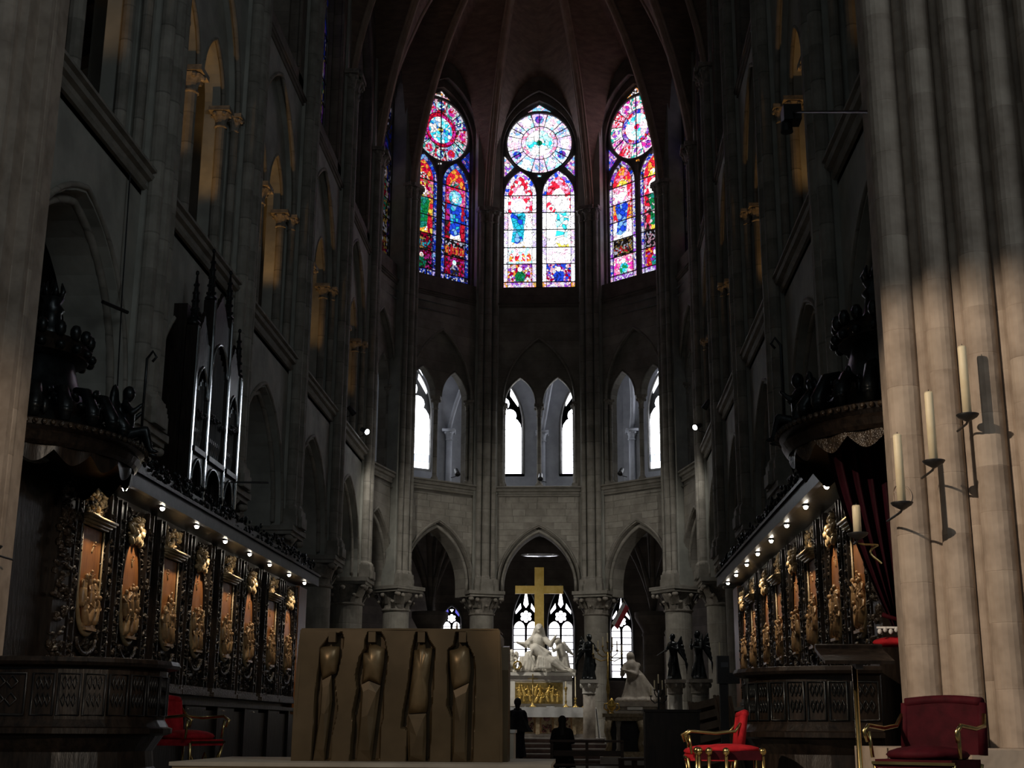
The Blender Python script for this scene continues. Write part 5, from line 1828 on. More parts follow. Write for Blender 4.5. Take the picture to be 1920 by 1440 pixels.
# kneeling angel on the right with a spread wing
robe(g, (0.78, 0.08), 0.05, 0.62, 0.28, 0.18, 9, 0.1)
g.cap((0.76, 0.05, 0.55), (0.70, 0.0, 0.82), 0.16, 0.14)
head(g, V(0.62, -0.06, 0.98), 1.0, (-0.8, -0.6))
g.ell((0.64, -0.03, 1.0), (0.11, 0.11, 0.12), 10, 7)
g.cap((0.66, -0.08, 0.78), (0.50, -0.22, 0.66), 0.06, 0.05)
g.cap((0.50, -0.22, 0.66), (0.46, -0.26, 0.80), 0.045, 0.03)
for q in range(7):
    g.cap((0.74, 0.14, 0.86), (0.84 + 0.05 * q, 0.2, 0.98 - 0.07 * q), 0.07, 0.035)
sculpt(g, 'kneeling_angel', 'statue_marble', pt, 0.024, 2)
g = MB()
# child on the left with the crown
head(g, V(-0.86, -0.1, 0.62), 0.95, (0.3, -0.9))
g.cap((-0.86, -0.06, 0.48), (-0.86, -0.02, 0.24), 0.10, 0.13)
for sx in (-1, 1):
    g.cap((-0.86 + sx * 0.07, -0.05, 0.22), (-0.86 + sx * 0.14, -0.25, 0.24), 0.075, 0.06)
    g.cap((-0.86 + sx * 0.14, -0.25, 0.24), (-0.86 + sx * 0.12, -0.30, 0.06), 0.055, 0.04)
    g.cap((-0.86 + sx * 0.11, -0.08, 0.46), (-0.86 + sx * 0.2, -0.2, 0.34), 0.05, 0.04)
    g.cap((-0.86 + sx * 0.2, -0.2, 0.34), (-0.74 + sx * 0.08, -0.32, 0.36), 0.038, 0.028)
    g.ell((-0.88 + sx * 0.16, 0.06, 0.52), (0.10, 0.04, 0.17), 8, 6)
robe(g, (-0.48, 0.0), 0.05, 0.5, 0.22, 0.12, 7, 0.12)
sculpt(g, 'child_angel', 'statue_marble', pt, 0.022, 2)
c = MB().tube([(-0.66 + 0.12 * cos(2 * pi * k / 16), -0.36, 0.20 + 0.12 * sin(2 * pi * k / 16)) for k in range(16)], 0.03, 6, closed=True)
c.build('thorn_crown', 'gold_dull', pt, smooth=True)


def bronze_angel(label, x, y, z, h, rot, mirror=1, held='lance'):
    t = thing('bronze_angel', label, 'statue', (x, y, z), rot, 'bronze angels beside the high altar')
    s = h / 1.5
    M = Matrix.Diagonal((mirror * s, s, s, 1))
    g = MB(M)
    g.lathe(0, 0, [(0.24, 0.0), (0.26, 0.03), (0.22, 0.07)], 16)
    robe(g, (0, 0), 0.05, 0.82, 0.25, 0.13, 8, 0.13)
    g.cap((0.05, -0.06, 0.5), (0.09, -0.20, 0.12), 0.09, 0.06)
    g.cap((0.0, 0.0, 0.78), (-0.02, -0.03, 1.12), 0.13, 0.16)
    g.cap((-0.14, -0.02, 1.17), (0.12, -0.02, 1.17), 0.075, 0.075)
    g.cap((-0.01, -0.03, 1.2), (-0.01, -0.05, 1.3), 0.05, 0.045)
    head(g, V(-0.01, -0.07, 1.39), 1.0)
    g.ell((-0.01, -0.04, 1.41), (0.10, 0.10, 0.11), 10, 7)
    for a, b, c in (((-0.17, -0.02, 1.15), (-0.26, -0.10, 0.94), (-0.12, -0.24, 0.98)), ((0.15, -0.02, 1.15), (0.24, -0.12, 0.96), (0.06, -0.26, 1.06))):
        g.cap(a, b, 0.06, 0.05)
        g.cap(b, c, 0.05, 0.035)
        for q in range(5):
            g.cap(c, Vector(c) + V(0.02 * (q - 2) + (0.03 if a[0] < 0 else -0.03), -0.05, 0.015 * (q - 2)), 0.014, 0.011, 6)
    sculpt(g, 'robed_figure', 'black_bronze', t, 0.02, 2)
    for sx in (-1, 1):
        w = MB(M)
        for q in range(7):
            w.cap((sx * 0.07, 0.12, 1.12 - 0.02 * q), (sx * (0.16 + 0.035 * q), 0.24, 1.42 - 0.15 * q), 0.05, 0.028)
            w.cap((sx * (0.16 + 0.035 * q), 0.24, 1.42 - 0.15 * q), (sx * (0.14 + 0.03 * q), 0.27, 1.12 - 0.16 * q), 0.032, 0.014)
        sculpt(w, 'wing', 'black_bronze', t, 0.022, 1)
    if held == 'lance':
        MB(M).tube([(-0.12, -0.28, 0.98), (-0.42, -0.40, 0.78)], [0.02, 0.012], 8).build('held_nails', 'steel_pipe', t)
    else:
        MB(M).tube([(0.0, -0.28, 1.05), (-0.05, -0.30, 1.25)], 0.018, 8).build('held_staff', 'black_bronze', t)
    return t


def pedestal(label, x, y, z1, r, mat, cap_mat):
    t = thing('round_pedestal', label, 'pedestal', (x, y, FLOOR))
    h = z1 - FLOOR
    MB().lathe(0, 0, [(r * 1.5, 0), (r * 1.5, 0.2), (r * 1.3, 0.24), (r * 1.35, 0.32), (r, 0.4)], 20).build('base', mat, t)
    MB().lathe(0, 0, [(r, 0.4), (r * 0.96, h - 0.42)], 24).build('shaft', mat, t, smooth=True)
    c = MB().lathe(0, 0, [(r, h - 0.42), (r * 1.12, h - 0.40), (r * 1.05, h - 0.36), (r * 1.1, h - 0.25), (r * 1.35, h - 0.14), (r * 1.3, h - 0.10)], 20)
    for k in range(8):
        a = 2 * pi * k / 8
        c.ell((r * 1.22 * cos(a), r * 1.22 * sin(a), h - 0.17), (0.06, 0.06, 0.08), 7, 5)
    c.box(-r * 1.45, r * 1.45, -r * 1.45, r * 1.45, h - 0.10, h)
    c.build('capital', cap_mat, t)
    return t


pedestal('white marble pedestal column right of the altar cloth', 1.74, 41.3 - 0.6, 3.06, 0.19, 'statue_grey', 'pale_marble')
bronze_angel('black bronze angel with raised wing right of the marble group', 1.74, 40.7, 3.06, 1.36, R(25), 1, 'staff')
pedestal('grey marble pedestal column under the left one of the two right-hand bronze angels', 4.22, 39.0, 3.02, 0.20, 'statue_marble', 'statue_grey')
bronze_angel('black bronze angel holding out a thin lance, left of the pair at the right', 4.20, 39.0, 3.02, 1.30, R(-35), 1, 'lance')
pedestal('stone corbel pedestal under the rightmost bronze angel', 4.98, 39.6, 3.05, 0.24, 'stone_dress', 'stone_carved')
bronze_angel('black bronze angel bowing its head, rightmost in front of the apse columns', 4.98, 39.6, 3.05, 1.40, R(-60), -1, 'staff')

kg = thing('kneeling_king', 'grey marble statue of a kneeling robed king on a moulded pedestal', 'statue', (3.05, 40.2, FLOOR))
p = MB()
p.box(-0.66, 0.70, -0.45, 0.5, 0.0, 1.42)
p.box(-0.72, 0.76, -0.5, 0.55, 1.42, 1.50)
p.box(-0.62, 0.66, -0.42, 0.5, 1.50, 1.62)
p.box(-0.70, 0.74, -0.48, 0.55, 1.62, 1.76)
p.build('pedestal', 'statue_grey', kg)
MB().box(-0.58, -0.50, -0.47, -0.43, 0.6, 1.3).build('pilaster', 'red_marble', kg)
MB().box(0.54, 0.62, -0.47, -0.43, 0.6, 1.3).build('pilaster', 'red_marble', kg)
MB().box(-0.2, 0.25, -0.5, -0.46, 1.52, 1.60).build('name_plate', 'pale_marble', kg)
g = MB()
robe(g, (0.05, 0.0), 1.76, 2.55, 0.42, 0.22, 10, 0.12)
for q in range(8):
    g.cap((0.05 + 0.03 * q, 0.1, 2.75 - 0.03 * q), (0.25 + 0.07 * q, 0.1 - 0.05 * (q % 3), 1.84), 0.07, 0.09)
g.cap((0.0, 0, 2.5), (-0.05, -0.02, 2.80), 0.20, 0.20)
g.cap((-0.20, 0, 2.82), (0.14, 0, 2.82), 0.10, 0.10)
g.cap((-0.05, 0, 2.88), (-0.08, -0.02, 2.98), 0.06, 0.055)
head(g, V(-0.10, -0.03, 3.08), 1.05, (-0.8, -0.5))
g.ell((-0.07, 0.0, 3.09), (0.13, 0.13, 0.14), 10, 7)
g.cap((-0.04, 0.06, 3.05), (0.0, 0.1, 2.85), 0.10, 0.11)
for sx in (-1, 1):
    g.cap((-0.05 + sx * 0.17, -0.04, 2.80), (-0.12 + sx * 0.2, -0.18, 2.55), 0.085, 0.08)
    g.cap((-0.12 + sx * 0.2, -0.18, 2.55), (-0.30 + sx * 0.05, -0.30, 2.66), 0.075, 0.04)
    for q in range(5):
        g.cap((-0.30 + sx * 0.05, -0.30, 2.66), (-0.37 + sx * 0.02, -0.34 + 0.015 * q, 2.74 - 0.01 * q), 0.015, 0.012, 6)
for q in range(9):
    a = q / 8
    g.ell((-0.42 + 0.95 * a, -0.18 + 0.1 * sin(q * 2), 1.80), (0.14, 0.18, 0.09), 9, 6)
sculpt(g, 'robed_king', 'statue_grey', kg, 0.026, 2)

cd = thing('marble_credence', 'ornate carved marble side table in front of the kneeling king', 'table', (2.72, 38.4, FLOOR))
MB().box(-0.62, 0.62, -0.3, 0.4, 1.30, 1.40).build('top_slab', 'carved_stone_altar', cd)
MB().box(-0.54, 0.54, -0.24, 0.34, 1.20, 1.30).build('cornice', 'carved_stone_altar', cd)
for sx in (-1, 1):
    q = MB()
    q.tube([(sx * 0.48, -0.2, 0.35), (sx * 0.42, -0.22, 0.6), (sx * 0.5, -0.24, 0.9), (sx * 0.44, -0.2, 1.2)], [0.10, 0.07, 0.09, 0.12], 10)
    q.build('leg', 'carved_stone_altar', cd, smooth=True)
MB().lathe(-0.18, -0.12, [(0.10, 0.35), (0.06, 0.45), (0.055, 1.0), (0.10, 1.2)], 12).build('middle_leg', 'statue_grey', cd, smooth=True)
MB().box(-0.62, 0.62, -0.32, 0.4, 0.22, 0.36).build('plinth', 'carved_stone_altar', cd)
MB().box(-0.70, 0.70, -0.4, 0.45, 0.0, 0.22).build('foot_step', 'step_pale', cd)
MB().box(-0.5, 0.5, 0.1, 0.3, 0.36, 1.2).build('back_panel', 'dark_oak', cd)
ur = thing('gilt_urn', 'small gilt urn with handles on the marble side table', 'urn', (2.36, 38.35, FLOOR + 1.40))
MB().lathe(0, 0, [(0.08, 0), (0.07, 0.02), (0.03, 0.05), (0.12, 0.16), (0.13, 0.24), (0.07, 0.30), (0.09, 0.33), (0.04, 0.38), (0.02, 0.43)], 16).build('bowl', 'gold', ur, smooth=True)
for sx in (-1, 1):
    MB().tube([(sx * 0.10, 0, 0.28), (sx * 0.20, 0, 0.26), (sx * 0.22, 0, 0.14), (sx * 0.12, 0, 0.08)], 0.018, 6).build('handle', 'gold', ur, smooth=True)


def candelabrum(label, x, y, z0, z1, n, spread, mat):
    t = thing('candelabrum', label, 'candelabrum', (x, y, z0))
    h = z1 - z0
    MB().lathe(0, 0, [(0.16, 0), (0.16, 0.04), (0.07, 0.10), (0.04, 0.2), (0.07, 0.3), (0.035, 0.4), (0.03, h * 0.55), (0.06, h * 0.6), (0.03, h * 0.66), (0.03, h * 0.9)], 14).build('stem', mat, t, smooth=True)
    for k in range(n):
        f = (k - (n - 1) / 2) / max(1, (n - 1) / 2)
        zz = h - 0.06 - 0.34 * abs(f)
        b = MB().tube([(0, 0, zz - 0.16), (f * spread * 0.5, 0, zz - 0.20), (f * spread, 0, zz - 0.10), (f * spread, 0, zz)], 0.016, 6)
        b.ell((f * spread, 0, zz), (0.045, 0.045, 0.018), 8, 5)
        br = b.build('branch', mat, t, smooth=True)
        MB().lathe(f * spread, 0, [(0.018, zz), (0.018, zz + 0.26), (0.012, zz + 0.27)], 8).build('candle_stick', 'wax', br)
    return t


candelabrum('tall gilt candelabrum with white candles between the angel and the kneeling king', 2.28, 39.2, FLOOR, 4.15, 7, 0.42, 'gold_dull')
candelabrum('low candelabrum with five white candles right of the kneeling king', 3.72, 38.8, FLOOR, 2.95, 5, 0.22, 'black_bronze')

# ================================================================== FOREGROUND
# dais and the modern bronze altar
da = thing('altar_dais', 'pale tan dais under the bronze altar', 'dais', (-0.26, 11.45, 1.0))
MB().box(-1.47, 1.48, -0.93, 0.95, 0, 0.345).build('body', 'dais_wood', da)
MB().box(-1.49, 1.50, -0.95, 0.97, 0.345, 0.375).build('top_board', 'nave_tan', da)

AZ = 1.376
al = thing('bronze_altar', 'dull bronze block altar with four angular standing figures in relief', 'altar', (-0.03, 11.0, AZ))
H, W = 1.055, 0.865


def ap(px, py):
    """relief drawing units to altar metres"""
    return ((px / 4.571 - 201.5) / 229.0, (1215 - py) / 1125.0 * H)


CHAN = [[(290, 130), (395, 110), (418, 170), (412, 300), (385, 470), (360, 520), (400, 760), (395, 830), (360, 1000), (360, 1215), (185, 1215), (195, 900), (190, 640), (205, 420), (205, 250), (250, 190)],
        [(630, 110), (750, 110), (790, 170), (825, 330), (815, 470), (795, 620), (800, 850), (780, 930), (780, 1215), (520, 1215), (535, 900), (525, 800), (560, 600), (540, 480), (565, 330), (610, 250), (605, 190)],
        [(1060, 110), (1165, 110), (1190, 180), (1245, 260), (1230, 470), (1230, 600), (1215, 800), (1215, 1000), (1205, 1215), (1000, 1215), (1005, 950), (950, 930), (960, 800), (1000, 560), (1020, 330), (1030, 250)],
        [(1425, 110), (1515, 110), (1530, 200), (1590, 330), (1600, 480), (1590, 700), (1575, 1215), (1385, 1215), (1390, 850), (1345, 740), (1350, 560), (1345, 420), (1350, 260), (1400, 220)]]
TORSO = [[(215, 240), (300, 232), (385, 235), (388, 330), (370, 470), (330, 480), (250, 525), (235, 430), (220, 330)],
         [(600, 290), (648, 288), (650, 222), (700, 212), (790, 250), (780, 400), (760, 565), (660, 527), (600, 560), (605, 400)],
         [(1050, 265), (1088, 258), (1090, 212), (1142, 212), (1145, 250), (1205, 245), (1192, 400), (1172, 560), (1178, 690), (1165, 800), (1010, 810), (1020, 620), (1042, 400)],
         [(1355, 265), (1412, 255), (1490, 220), (1528, 250), (1542, 430), (1530, 540), (1398, 605), (1380, 540), (1362, 400)]]
LEGS = [[(250, 530), (330, 485), (345, 700), (335, 800), (300, 1215), (200, 1215), (245, 800)],
        [(595, 566), (660, 533), (762, 572), (735, 850), (702, 1215), (575, 1215), (590, 850)],
        [(1010, 818), (1165, 808), (1170, 1000), (1168, 1215), (1020, 1215), (1005, 950)],
        [(1398, 612), (1530, 548), (1525, 800), (1520, 1215), (1395, 1215), (1392, 850)]]
CHP = [[ap(*q) for q in c] for c in CHAN]


def edge_dist(poly, x, z):
    """signed distance to a polygon, positive inside"""
    ins, best = False, 9.0
    n = len(poly)
    for k in range(n):
        (x0, z0), (x1, z1) = poly[k], poly[(k + 1) % n]
        if (z0 > z) != (z1 > z) and x < (x1 - x0) * (z - z0) / (z1 - z0) + x0:
            ins = not ins
        dx, dz = x1 - x0, z1 - z0
        t = max(0.0, min(1.0, ((x - x0) * dx + (z - z0) * dz) / (dx * dx + dz * dz + 1e-12)))
        best = min(best, math.hypot(x - x0 - t * dx, z - z0 - t * dz))
    return best if ins else -best


def altar_depth(u, z):
    """broad flat slabs with a hollow channel cut around each figure"""
    d = 0.006 * sin(u * 9 + 1.3) + 0.004 * sin(z * 7 + u * 3)
    for c in CHP:
        if c[0][0] - 0.2 < u < c[0][0] + 0.2:
            e = edge_dist(c, u, z)
            if e > 0:
                d = 0.09 * min(1.0, e / 0.014)
    return d


mb = MB()


def front(i, j):
    z = H * j
    u = -W + 2 * W * i
    k = 1.0 - 0.035 * (j ** 3)
    return (u * k, altar_depth(u, z), z)


mb.grid(front, 200, 90)
fo = mb.build('front_relief', 'bronze_altar', al, smooth=False)
b = MB()
b.prism([(-W, 0.0), (W, 0.0), (W * 0.985, 0.5 * H), (W * 0.965, H - 0.03), (W * 0.94, H), (-W * 0.94, H), (-W * 0.965, H - 0.03), (-W * 0.985, 0.5 * H)], lambda a, w, z: (a, w, z), 0.10, 0.62)
b.build('block', 'bronze_altar', al)
for sg in (-1, 1):
    MB().prism([(0.0, 0), (0.1, 0), (0.1, H), (0.0, H)], lambda a, w, z: (sg * (W - w - (0.035 * W) * (z / H) ** 3), a, z), 0.0, 0.02).build('side_edge', 'bronze_altar', al)
MB().box(-W * 0.955, W * 0.955, 0.0, 0.62, H, H + 0.012).build('top_plate', 'bronze_altar', al)
MB().prism([(0.15, 0.0), (0.50, 0.0), (0.48, H * 0.82), (0.40, H * 0.9), (0.22, H * 0.88), (0.17, H * 0.7)], lambda a, w, z: (w, a, z), W * 0.965, W + 0.035).build('side_relief', 'bronze_altar', al)
def slab_figure(poly, name, mat, d0, d1, d2, sc):
    """a chiselled slab: back outline, front outline drawn in and pushed forward"""
    P = [ap(*q) for q in poly]
    n = len(P)
    cx_, cz_ = sum(p[0] for p in P) / n, sum(p[1] for p in P) / n
    m_ = MB()
    A = [m_.pt((x, d0, z)) for x, z in P]
    B = [m_.pt((x, d1, z)) for x, z in P]
    C = [m_.pt((cx_ + (x - cx_) * sc, d2 + 0.012 * sin(3.0 * k), cz_ + (z - cz_) * (sc + 0.06))) for k, (x, z) in enumerate(P)]
    for k in range(n):
        q = (k + 1) % n
        m_.f.append([A[k], A[q], B[q], B[k]])
        m_.f.append([B[k], B[q], C[q], C[k]])
    D = m_.pt((cx_, d2 - 0.012, cz_))
    for k in range(n):
        m_.f.append([C[k], C[(k + 1) % n], D])
    o_ = m_.build(name, mat, al, smooth=(name == 'polished_torso'))
    fix_normals(o_.data)


for i in range(4):
    hx = (330, 680, 1112, 1472)[i]
    x_, z_ = ap(hx, 150)
    MB().box(x_ - 0.030, x_ + 0.030, -0.012, 0.09, z_ - 0.045, z_ + 0.04).build('square_head', 'bronze_altar', al)
    slab_figure(TORSO[i], 'polished_torso', 'bronze_polish', 0.10, 0.03, -0.012, 0.62)
    slab_figure(LEGS[i], 'figure_legs', 'bronze_altar', 0.10, 0.028, 0.006, 0.7)
cp = thing('small_cup', 'tiny pale cup standing on top of the bronze altar', 'cup', (0.42, 11.3, AZ + H + 0.012))
MB().lathe(0, 0, [(0.05, 0), (0.05, 0.008), (0.012, 0.015), (0.008, 0.045), (0.004, 0.075)], 12).build('lid', 'nave_tan', cp, smooth=True)

bl = thing('stone_block', 'small pale stone block beside the bronze altar', 'block', (0.72, 12.75, 1.0))
MB().box(-0.18, 0.13, -0.2, 0.2, 0.0, 0.60).build('body', 'nave_tan', bl)
MB().box(-0.19, 0.14, -0.21, 0.21, 0.60, 0.63).build('cap', 'pale_marble', bl)


# ------------------------------------------------------------------ chairs
def armchair(label, x, y, rot, scale=1.0, z=1.0, mat='red_velvet'):
    t = thing('red_armchair', label, 'chair', (x, y, z), rot, 'red armchairs with brass frames')
    S = scale
    MB().ell((0, 0, 0.46 * S), (0.29 * S, 0.27 * S, 0.065 * S), 20, 8).build('seat_cushion', mat, t, smooth=True)
    MB().box(-0.28 * S, 0.28 * S, -0.25 * S, 0.25 * S, 0.37 * S, 0.43 * S).build('seat_frame', mat, t)
    bk = MB()
    bk.grid(lambda i, j: ((-0.29 + 0.58 * i) * S, (0.25 + 0.05 * j + 0.04 * sin(pi * i)) * S, (0.46 + 0.36 * j + 0.02 * sin(pi * i) * j) * S), 12, 8)
    bk.grid(lambda i, j: ((-0.29 + 0.58 * i) * S, (0.31 + 0.05 * j + 0.04 * sin(pi * i)) * S, (0.46 + 0.36 * j + 0.02 * sin(pi * i) * j) * S), 12, 8)
    bk.tube([((-0.29 + 0.58 * i / 12) * S, (0.33 + 0.04 * sin(pi * i / 12)) * S, (0.82 + 0.02 * sin(pi * i / 12)) * S) for i in range(13)], 0.04 * S, 8)
    for sx in (-1, 1):
        bk.tube([(sx * 0.29 * S, 0.28 * S, 0.46 * S), (sx * 0.29 * S, 0.33 * S, 0.82 * S)], 0.035 * S, 8)
    bk.build('backrest', mat, t, smooth=True)
    for sx in (-1, 1):
        a = MB().tube([(sx * 0.31 * S, 0.30 * S, 0.74 * S), (sx * 0.33 * S, 0.24 * S, 0.66 * S), (sx * 0.34 * S, 0.05 * S, 0.64 * S), (sx * 0.34 * S, -0.20 * S, 0.66 * S), (sx * 0.34 * S, -0.27 * S, 0.62 * S), (sx * 0.33 * S, -0.24 * S, 0.55 * S)], 0.016 * S, 8)
        a.tube([(sx * 0.33 * S, -0.22 * S, 0.62 * S), (sx * 0.32 * S, -0.20 * S, 0.44 * S)], 0.014 * S, 8)
        a.build('armrest', 'brass', t, smooth=True)
        for sy in (-1, 1):
            MB().tube([(sx * 0.29 * S, sy * 0.24 * S, 0.40 * S), (sx * 0.26 * S, sy * 0.22 * S, 0.25 * S), (sx * 0.29 * S, sy * 0.26 * S, 0.08 * S), (sx * 0.31 * S, sy * 0.28 * S, 0.0)], 0.016 * S, 8).build('leg', 'brass', t, smooth=True)
    MB().box(-0.30 * S, 0.30 * S, -0.265 * S, -0.25 * S, 0.395 * S, 0.415 * S).build('front_rail', 'brass', t)
    st_ = MB()
    st_.tube([(-0.26 * S, -0.22 * S, 0.30 * S), (-0.1 * S, -0.22 * S, 0.12 * S), (0, -0.22 * S, 0.30 * S), (0.1 * S, -0.22 * S, 0.12 * S), (0.26 * S, -0.22 * S, 0.30 * S)], 0.010 * S, 6)
    st_.build('scroll_stretcher', 'brass', t, smooth=True)
    return t


armchair('deep red velvet armchair with brass arms in front of the lit right pier', 3.92, 9.75, R(-38), 1.0, 1.02, 'deep_red_velvet')
armchair('bright red armchair turned sideways beside the left stall front', -3.12, 15.6, R(72), 1.15)
rs = thing('red_stool', 'red velvet stool with round brass knobs right of the dark desk', 'stool', (2.81, 12.4, 1.0))
MB().ell((0, 0, 0.47), (0.29, 0.22, 0.05), 20, 8).build('cushion', 'red_velvet', rs, smooth=True)
MB().box(-0.27, 0.27, -0.2, 0.2, 0.38, 0.46).build('seat_frame', 'deep_red_velvet', rs)
for lx, ly in ((-0.28, -0.18), (-0.20, -0.24), (0.28, -0.18), (-0.05, -0.25), (0.26, 0.2), (-0.27, 0.2)):
    k_ = MB().tube([(lx, ly, 0.42), (lx * 1.02, ly * 1.02, 0.2), (lx * 1.05, ly * 1.05, 0.0)], 0.017, 8).build('leg', 'brass', rs, smooth=True)
    MB().ell((lx, ly, 0.455), (0.035, 0.035, 0.035), 10, 7).build('knob', 'brass', k_, smooth=True)
armchair('red armchair seen edge-on behind the red stool', 2.73, 13.35, R(-92), 0.95, 1.0)

# ------------------------------------------------------------------ lecterns and stands
lt = thing('brass_lectern', 'tall lectern with sloping dark desk on a thin brass pole', 'lectern', (3.82, 11.6, 1.0))
MB().lathe(0, 0, [(0.20, 0), (0.20, 0.02), (0.05, 0.05), (0.024, 0.08), (0.022, 1.22)], 16).build('pole', 'brass', lt, smooth=True)
xf = Matrix.Translation((0, 0, 1.25)) @ Matrix.Rotation(R(16), 4, 'X')
MB(xf).box(-0.29, 0.29, -0.24, 0.24, 0.0, 0.03).build('desk_board', 'dark_oak', lt)
MB(xf).box(-0.29, 0.29, 0.21, 0.25, 0.03, 0.06).build('book_stop', 'dark_oak', lt)
MB(xf).box(-0.03, 0.03, -0.22, 0.22, -0.05, 0.0).build('desk_brace', 'black_iron', lt)

dk = thing('dark_desk', 'plain black desk back standing right of the altar area', 'desk', (2.62, 17.0, 1.0))
MB().box(-0.34, 0.34, -0.03, 0.03, 0.0, 0.85).build('front_board', 'dark_oak', dk)
for sx in (-1, 1):
    x0, x1 = sorted((sx * 0.34, sx * 0.30))
    MB().box(x0, x1, 0.0, 0.5, 0, 0.85).build('side_board', 'dark_oak', dk)
MB().box(-0.36, 0.36, -0.05, 0.5, 0.85, 0.88).build('desk_top', 'dark_oak', dk)

sk = thing('speaker_stand', 'black loudspeaker box on a post right of the dark desk', 'speaker', (3.27, 17.0, 1.0))
MB().box(-0.05, 0.05, -0.05, 0.05, 0.0, 1.22).build('post', 'black_iron', sk)
MB().lathe(0, 0, [(0.2, 0), (0.2, 0.03), (0.05, 0.05)], 14).build('foot', 'black_iron', sk)
MB().box(-0.075, 0.075, -0.08, 0.08, 1.20, 1.54).build('speaker_box', 'black_iron', sk)
MB().box(0.02, 0.20, -0.07, 0.09, 1.20, 1.33).build('lamp_head', 'black_iron', sk)
MB().box(-0.03, 0.06, -0.085, -0.08, 1.40, 1.46).build('label_plate', 'fascia_grey', sk)
MB().lathe(-0.02, 0.12, [(0.008, 1.50), (0.008, 1.72)], 8).build('antenna', 'wax', sk)

# folding chairs leaning in a stack against the right columns
for k in range(6):
    t = thing('folding_chair', 'wooden folding chair leaning in the stack below the right columns, %s from the left' % ORD[k], 'chair', (3.45 + 0.06 * k, 19.6 + 0.12 * k, FLOOR), R(-35), 'stacked folding chairs')
    t.rotation_euler = (R(-18), R(-14), R(-20))
    for sx in (-1, 1):
        MB().box(sx * 0.2 - 0.018, sx * 0.2 + 0.018, -0.02, 0.02, 0.0, 1.55).build('side_rail', 'chair_wood', t)
    for j in range(6):
        MB().box(-0.19, 0.19, -0.015, 0.015, 0.55 + j * 0.17, 0.66 + j * 0.17).build('slat', 'chair_wood', t)

# dark grille of empty prayer chairs behind the red ones
for k in range(3):
    for j in range(2):
        t = thing('prayer_chair', 'dark spindle-back prayer chair, %s from the left in the %s row' % (ORD[k], ('front', 'rear')[j]), 'chair', (3.0 + 0.40 * k - 0.1 * j, 22.0 + 1.0 * j, FLOOR), R(-12), 'dark prayer chairs')
        MB().box(-0.2, 0.2, -0.2, 0.2, 0.42, 0.46).build('seat', 'bench_wood', t)
        for sx in (-1, 1):
            MB().box(sx * 0.19 - 0.018, sx * 0.19 + 0.018, -0.2, -0.165, 0, 0.44).build('leg', 'bench_wood', t)
            MB().box(sx * 0.19 - 0.018, sx * 0.19 + 0.018, 0.165, 0.2, 0, 0.98).build('leg', 'bench_wood', t)
        for q in range(4):
            MB().box(-0.12 + 0.08 * q - 0.01, -0.12 + 0.08 * q + 0.01, 0.17, 0.19, 0.5, 0.9).build('spindle', 'bench_wood', t)
        MB().box(-0.2, 0.2, 0.165, 0.2, 0.90, 0.98).build('top_rail', 'bench_wood', t)

# ------------------------------------------------------------------ benches
def bench(label, x, y, w, h, rot=0.0, low=False):
    t = thing('prayer_bench', label, 'bench', (x, y, FLOOR), rot)
    MB().box(-w / 2, w / 2, -0.14, 0.10, h - 0.05, h).build('top_rail', 'bench_wood', t)
    MB().box(-w / 2, w / 2, 0.0, 0.04, h * 0.48, h * 0.66).build('middle_rail', 'bench_wood', t)
    for fx in (-0.5, 0.0, 0.5):
        MB().box(fx * w - 0.035 + (0.035 if fx < 0 else -0.035 if fx > 0 else 0), fx * w + 0.035 + (0.035 if fx < 0 else -0.035 if fx > 0 else 0), -0.08, 0.08, 0.0, h - 0.05).build('leg', 'bench_wood', t)
    if not low:
        MB().box(-w / 2, w / 2, -0.55, -0.35, 0.14, 0.18).build('kneeler', 'bench_wood', t)
    return t


bench('brown prayer bench in front of the altar steps', 1.62, 32.5, 1.75, 0.72)
bench('low dark bench at the right of the altar steps', 2.55, 27.5, 0.62, 0.42, R(15), True)

# ------------------------------------------------------------------ people
def hand(mb, p, d, s=1.0):
    d = Vector(d).normalized()
    side = d.cross(V(0, 0, 1))
    side = side.normalized() if side.length > 0.01 else V(1, 0, 0)
    p = Vector(p)
    mb.ell(p + d * 0.04 * s, (0.042 * s, 0.042 * s, 0.022 * s), 8, 5)
    for q, L in enumerate((0.075, 0.085, 0.08, 0.065)):
        b0 = p + d * 0.07 * s + side * (q - 1.5) * 0.02 * s
        m0 = b0 + d * L * 0.55 * s + V(0, 0, -0.008)
        mb.cap(b0, m0, 0.010 * s, 0.009 * s, 6)
        mb.cap(m0, m0 + d * L * 0.4 * s + V(0, 0, -0.018), 0.009 * s, 0.008 * s, 6)
    mb.cap(p + side * -0.035 * s + d * 0.01, p + side * -0.06 * s + d * 0.06 * s, 0.011 * s, 0.009 * s, 6)


pa = thing('person', 'standing person in a dark cape seen from behind, facing the high altar', 'person', (-0.26, 37.2, FLOOR + 0.02))
g = MB()
for sx in (-1, 1):
    g.cap((sx * 0.10, 0.0, 0.88), (sx * 0.10, 0.02, 0.48), 0.10, 0.075)
    g.cap((sx * 0.10, 0.02, 0.48), (sx * 0.10, -0.02, 0.09), 0.07, 0.045)
    g.cap((sx * 0.10, -0.02, 0.05), (sx * 0.11, 0.15, 0.04), 0.045, 0.035)
g.cap((0, 0, 0.92), (0, 0.0, 1.05), 0.17, 0.16)
g.cap((0, 0, 1.05), (0, 0.0, 1.32), 0.16, 0.18)
g.cap((-0.16, 0, 1.38), (0.16, 0, 1.38), 0.075, 0.075)
g.cap((0, 0.0, 1.42), (0, 0.02, 1.54), 0.06, 0.055)
head(g, V(0, 0.035, 1.63), 1.0, (0, 1))
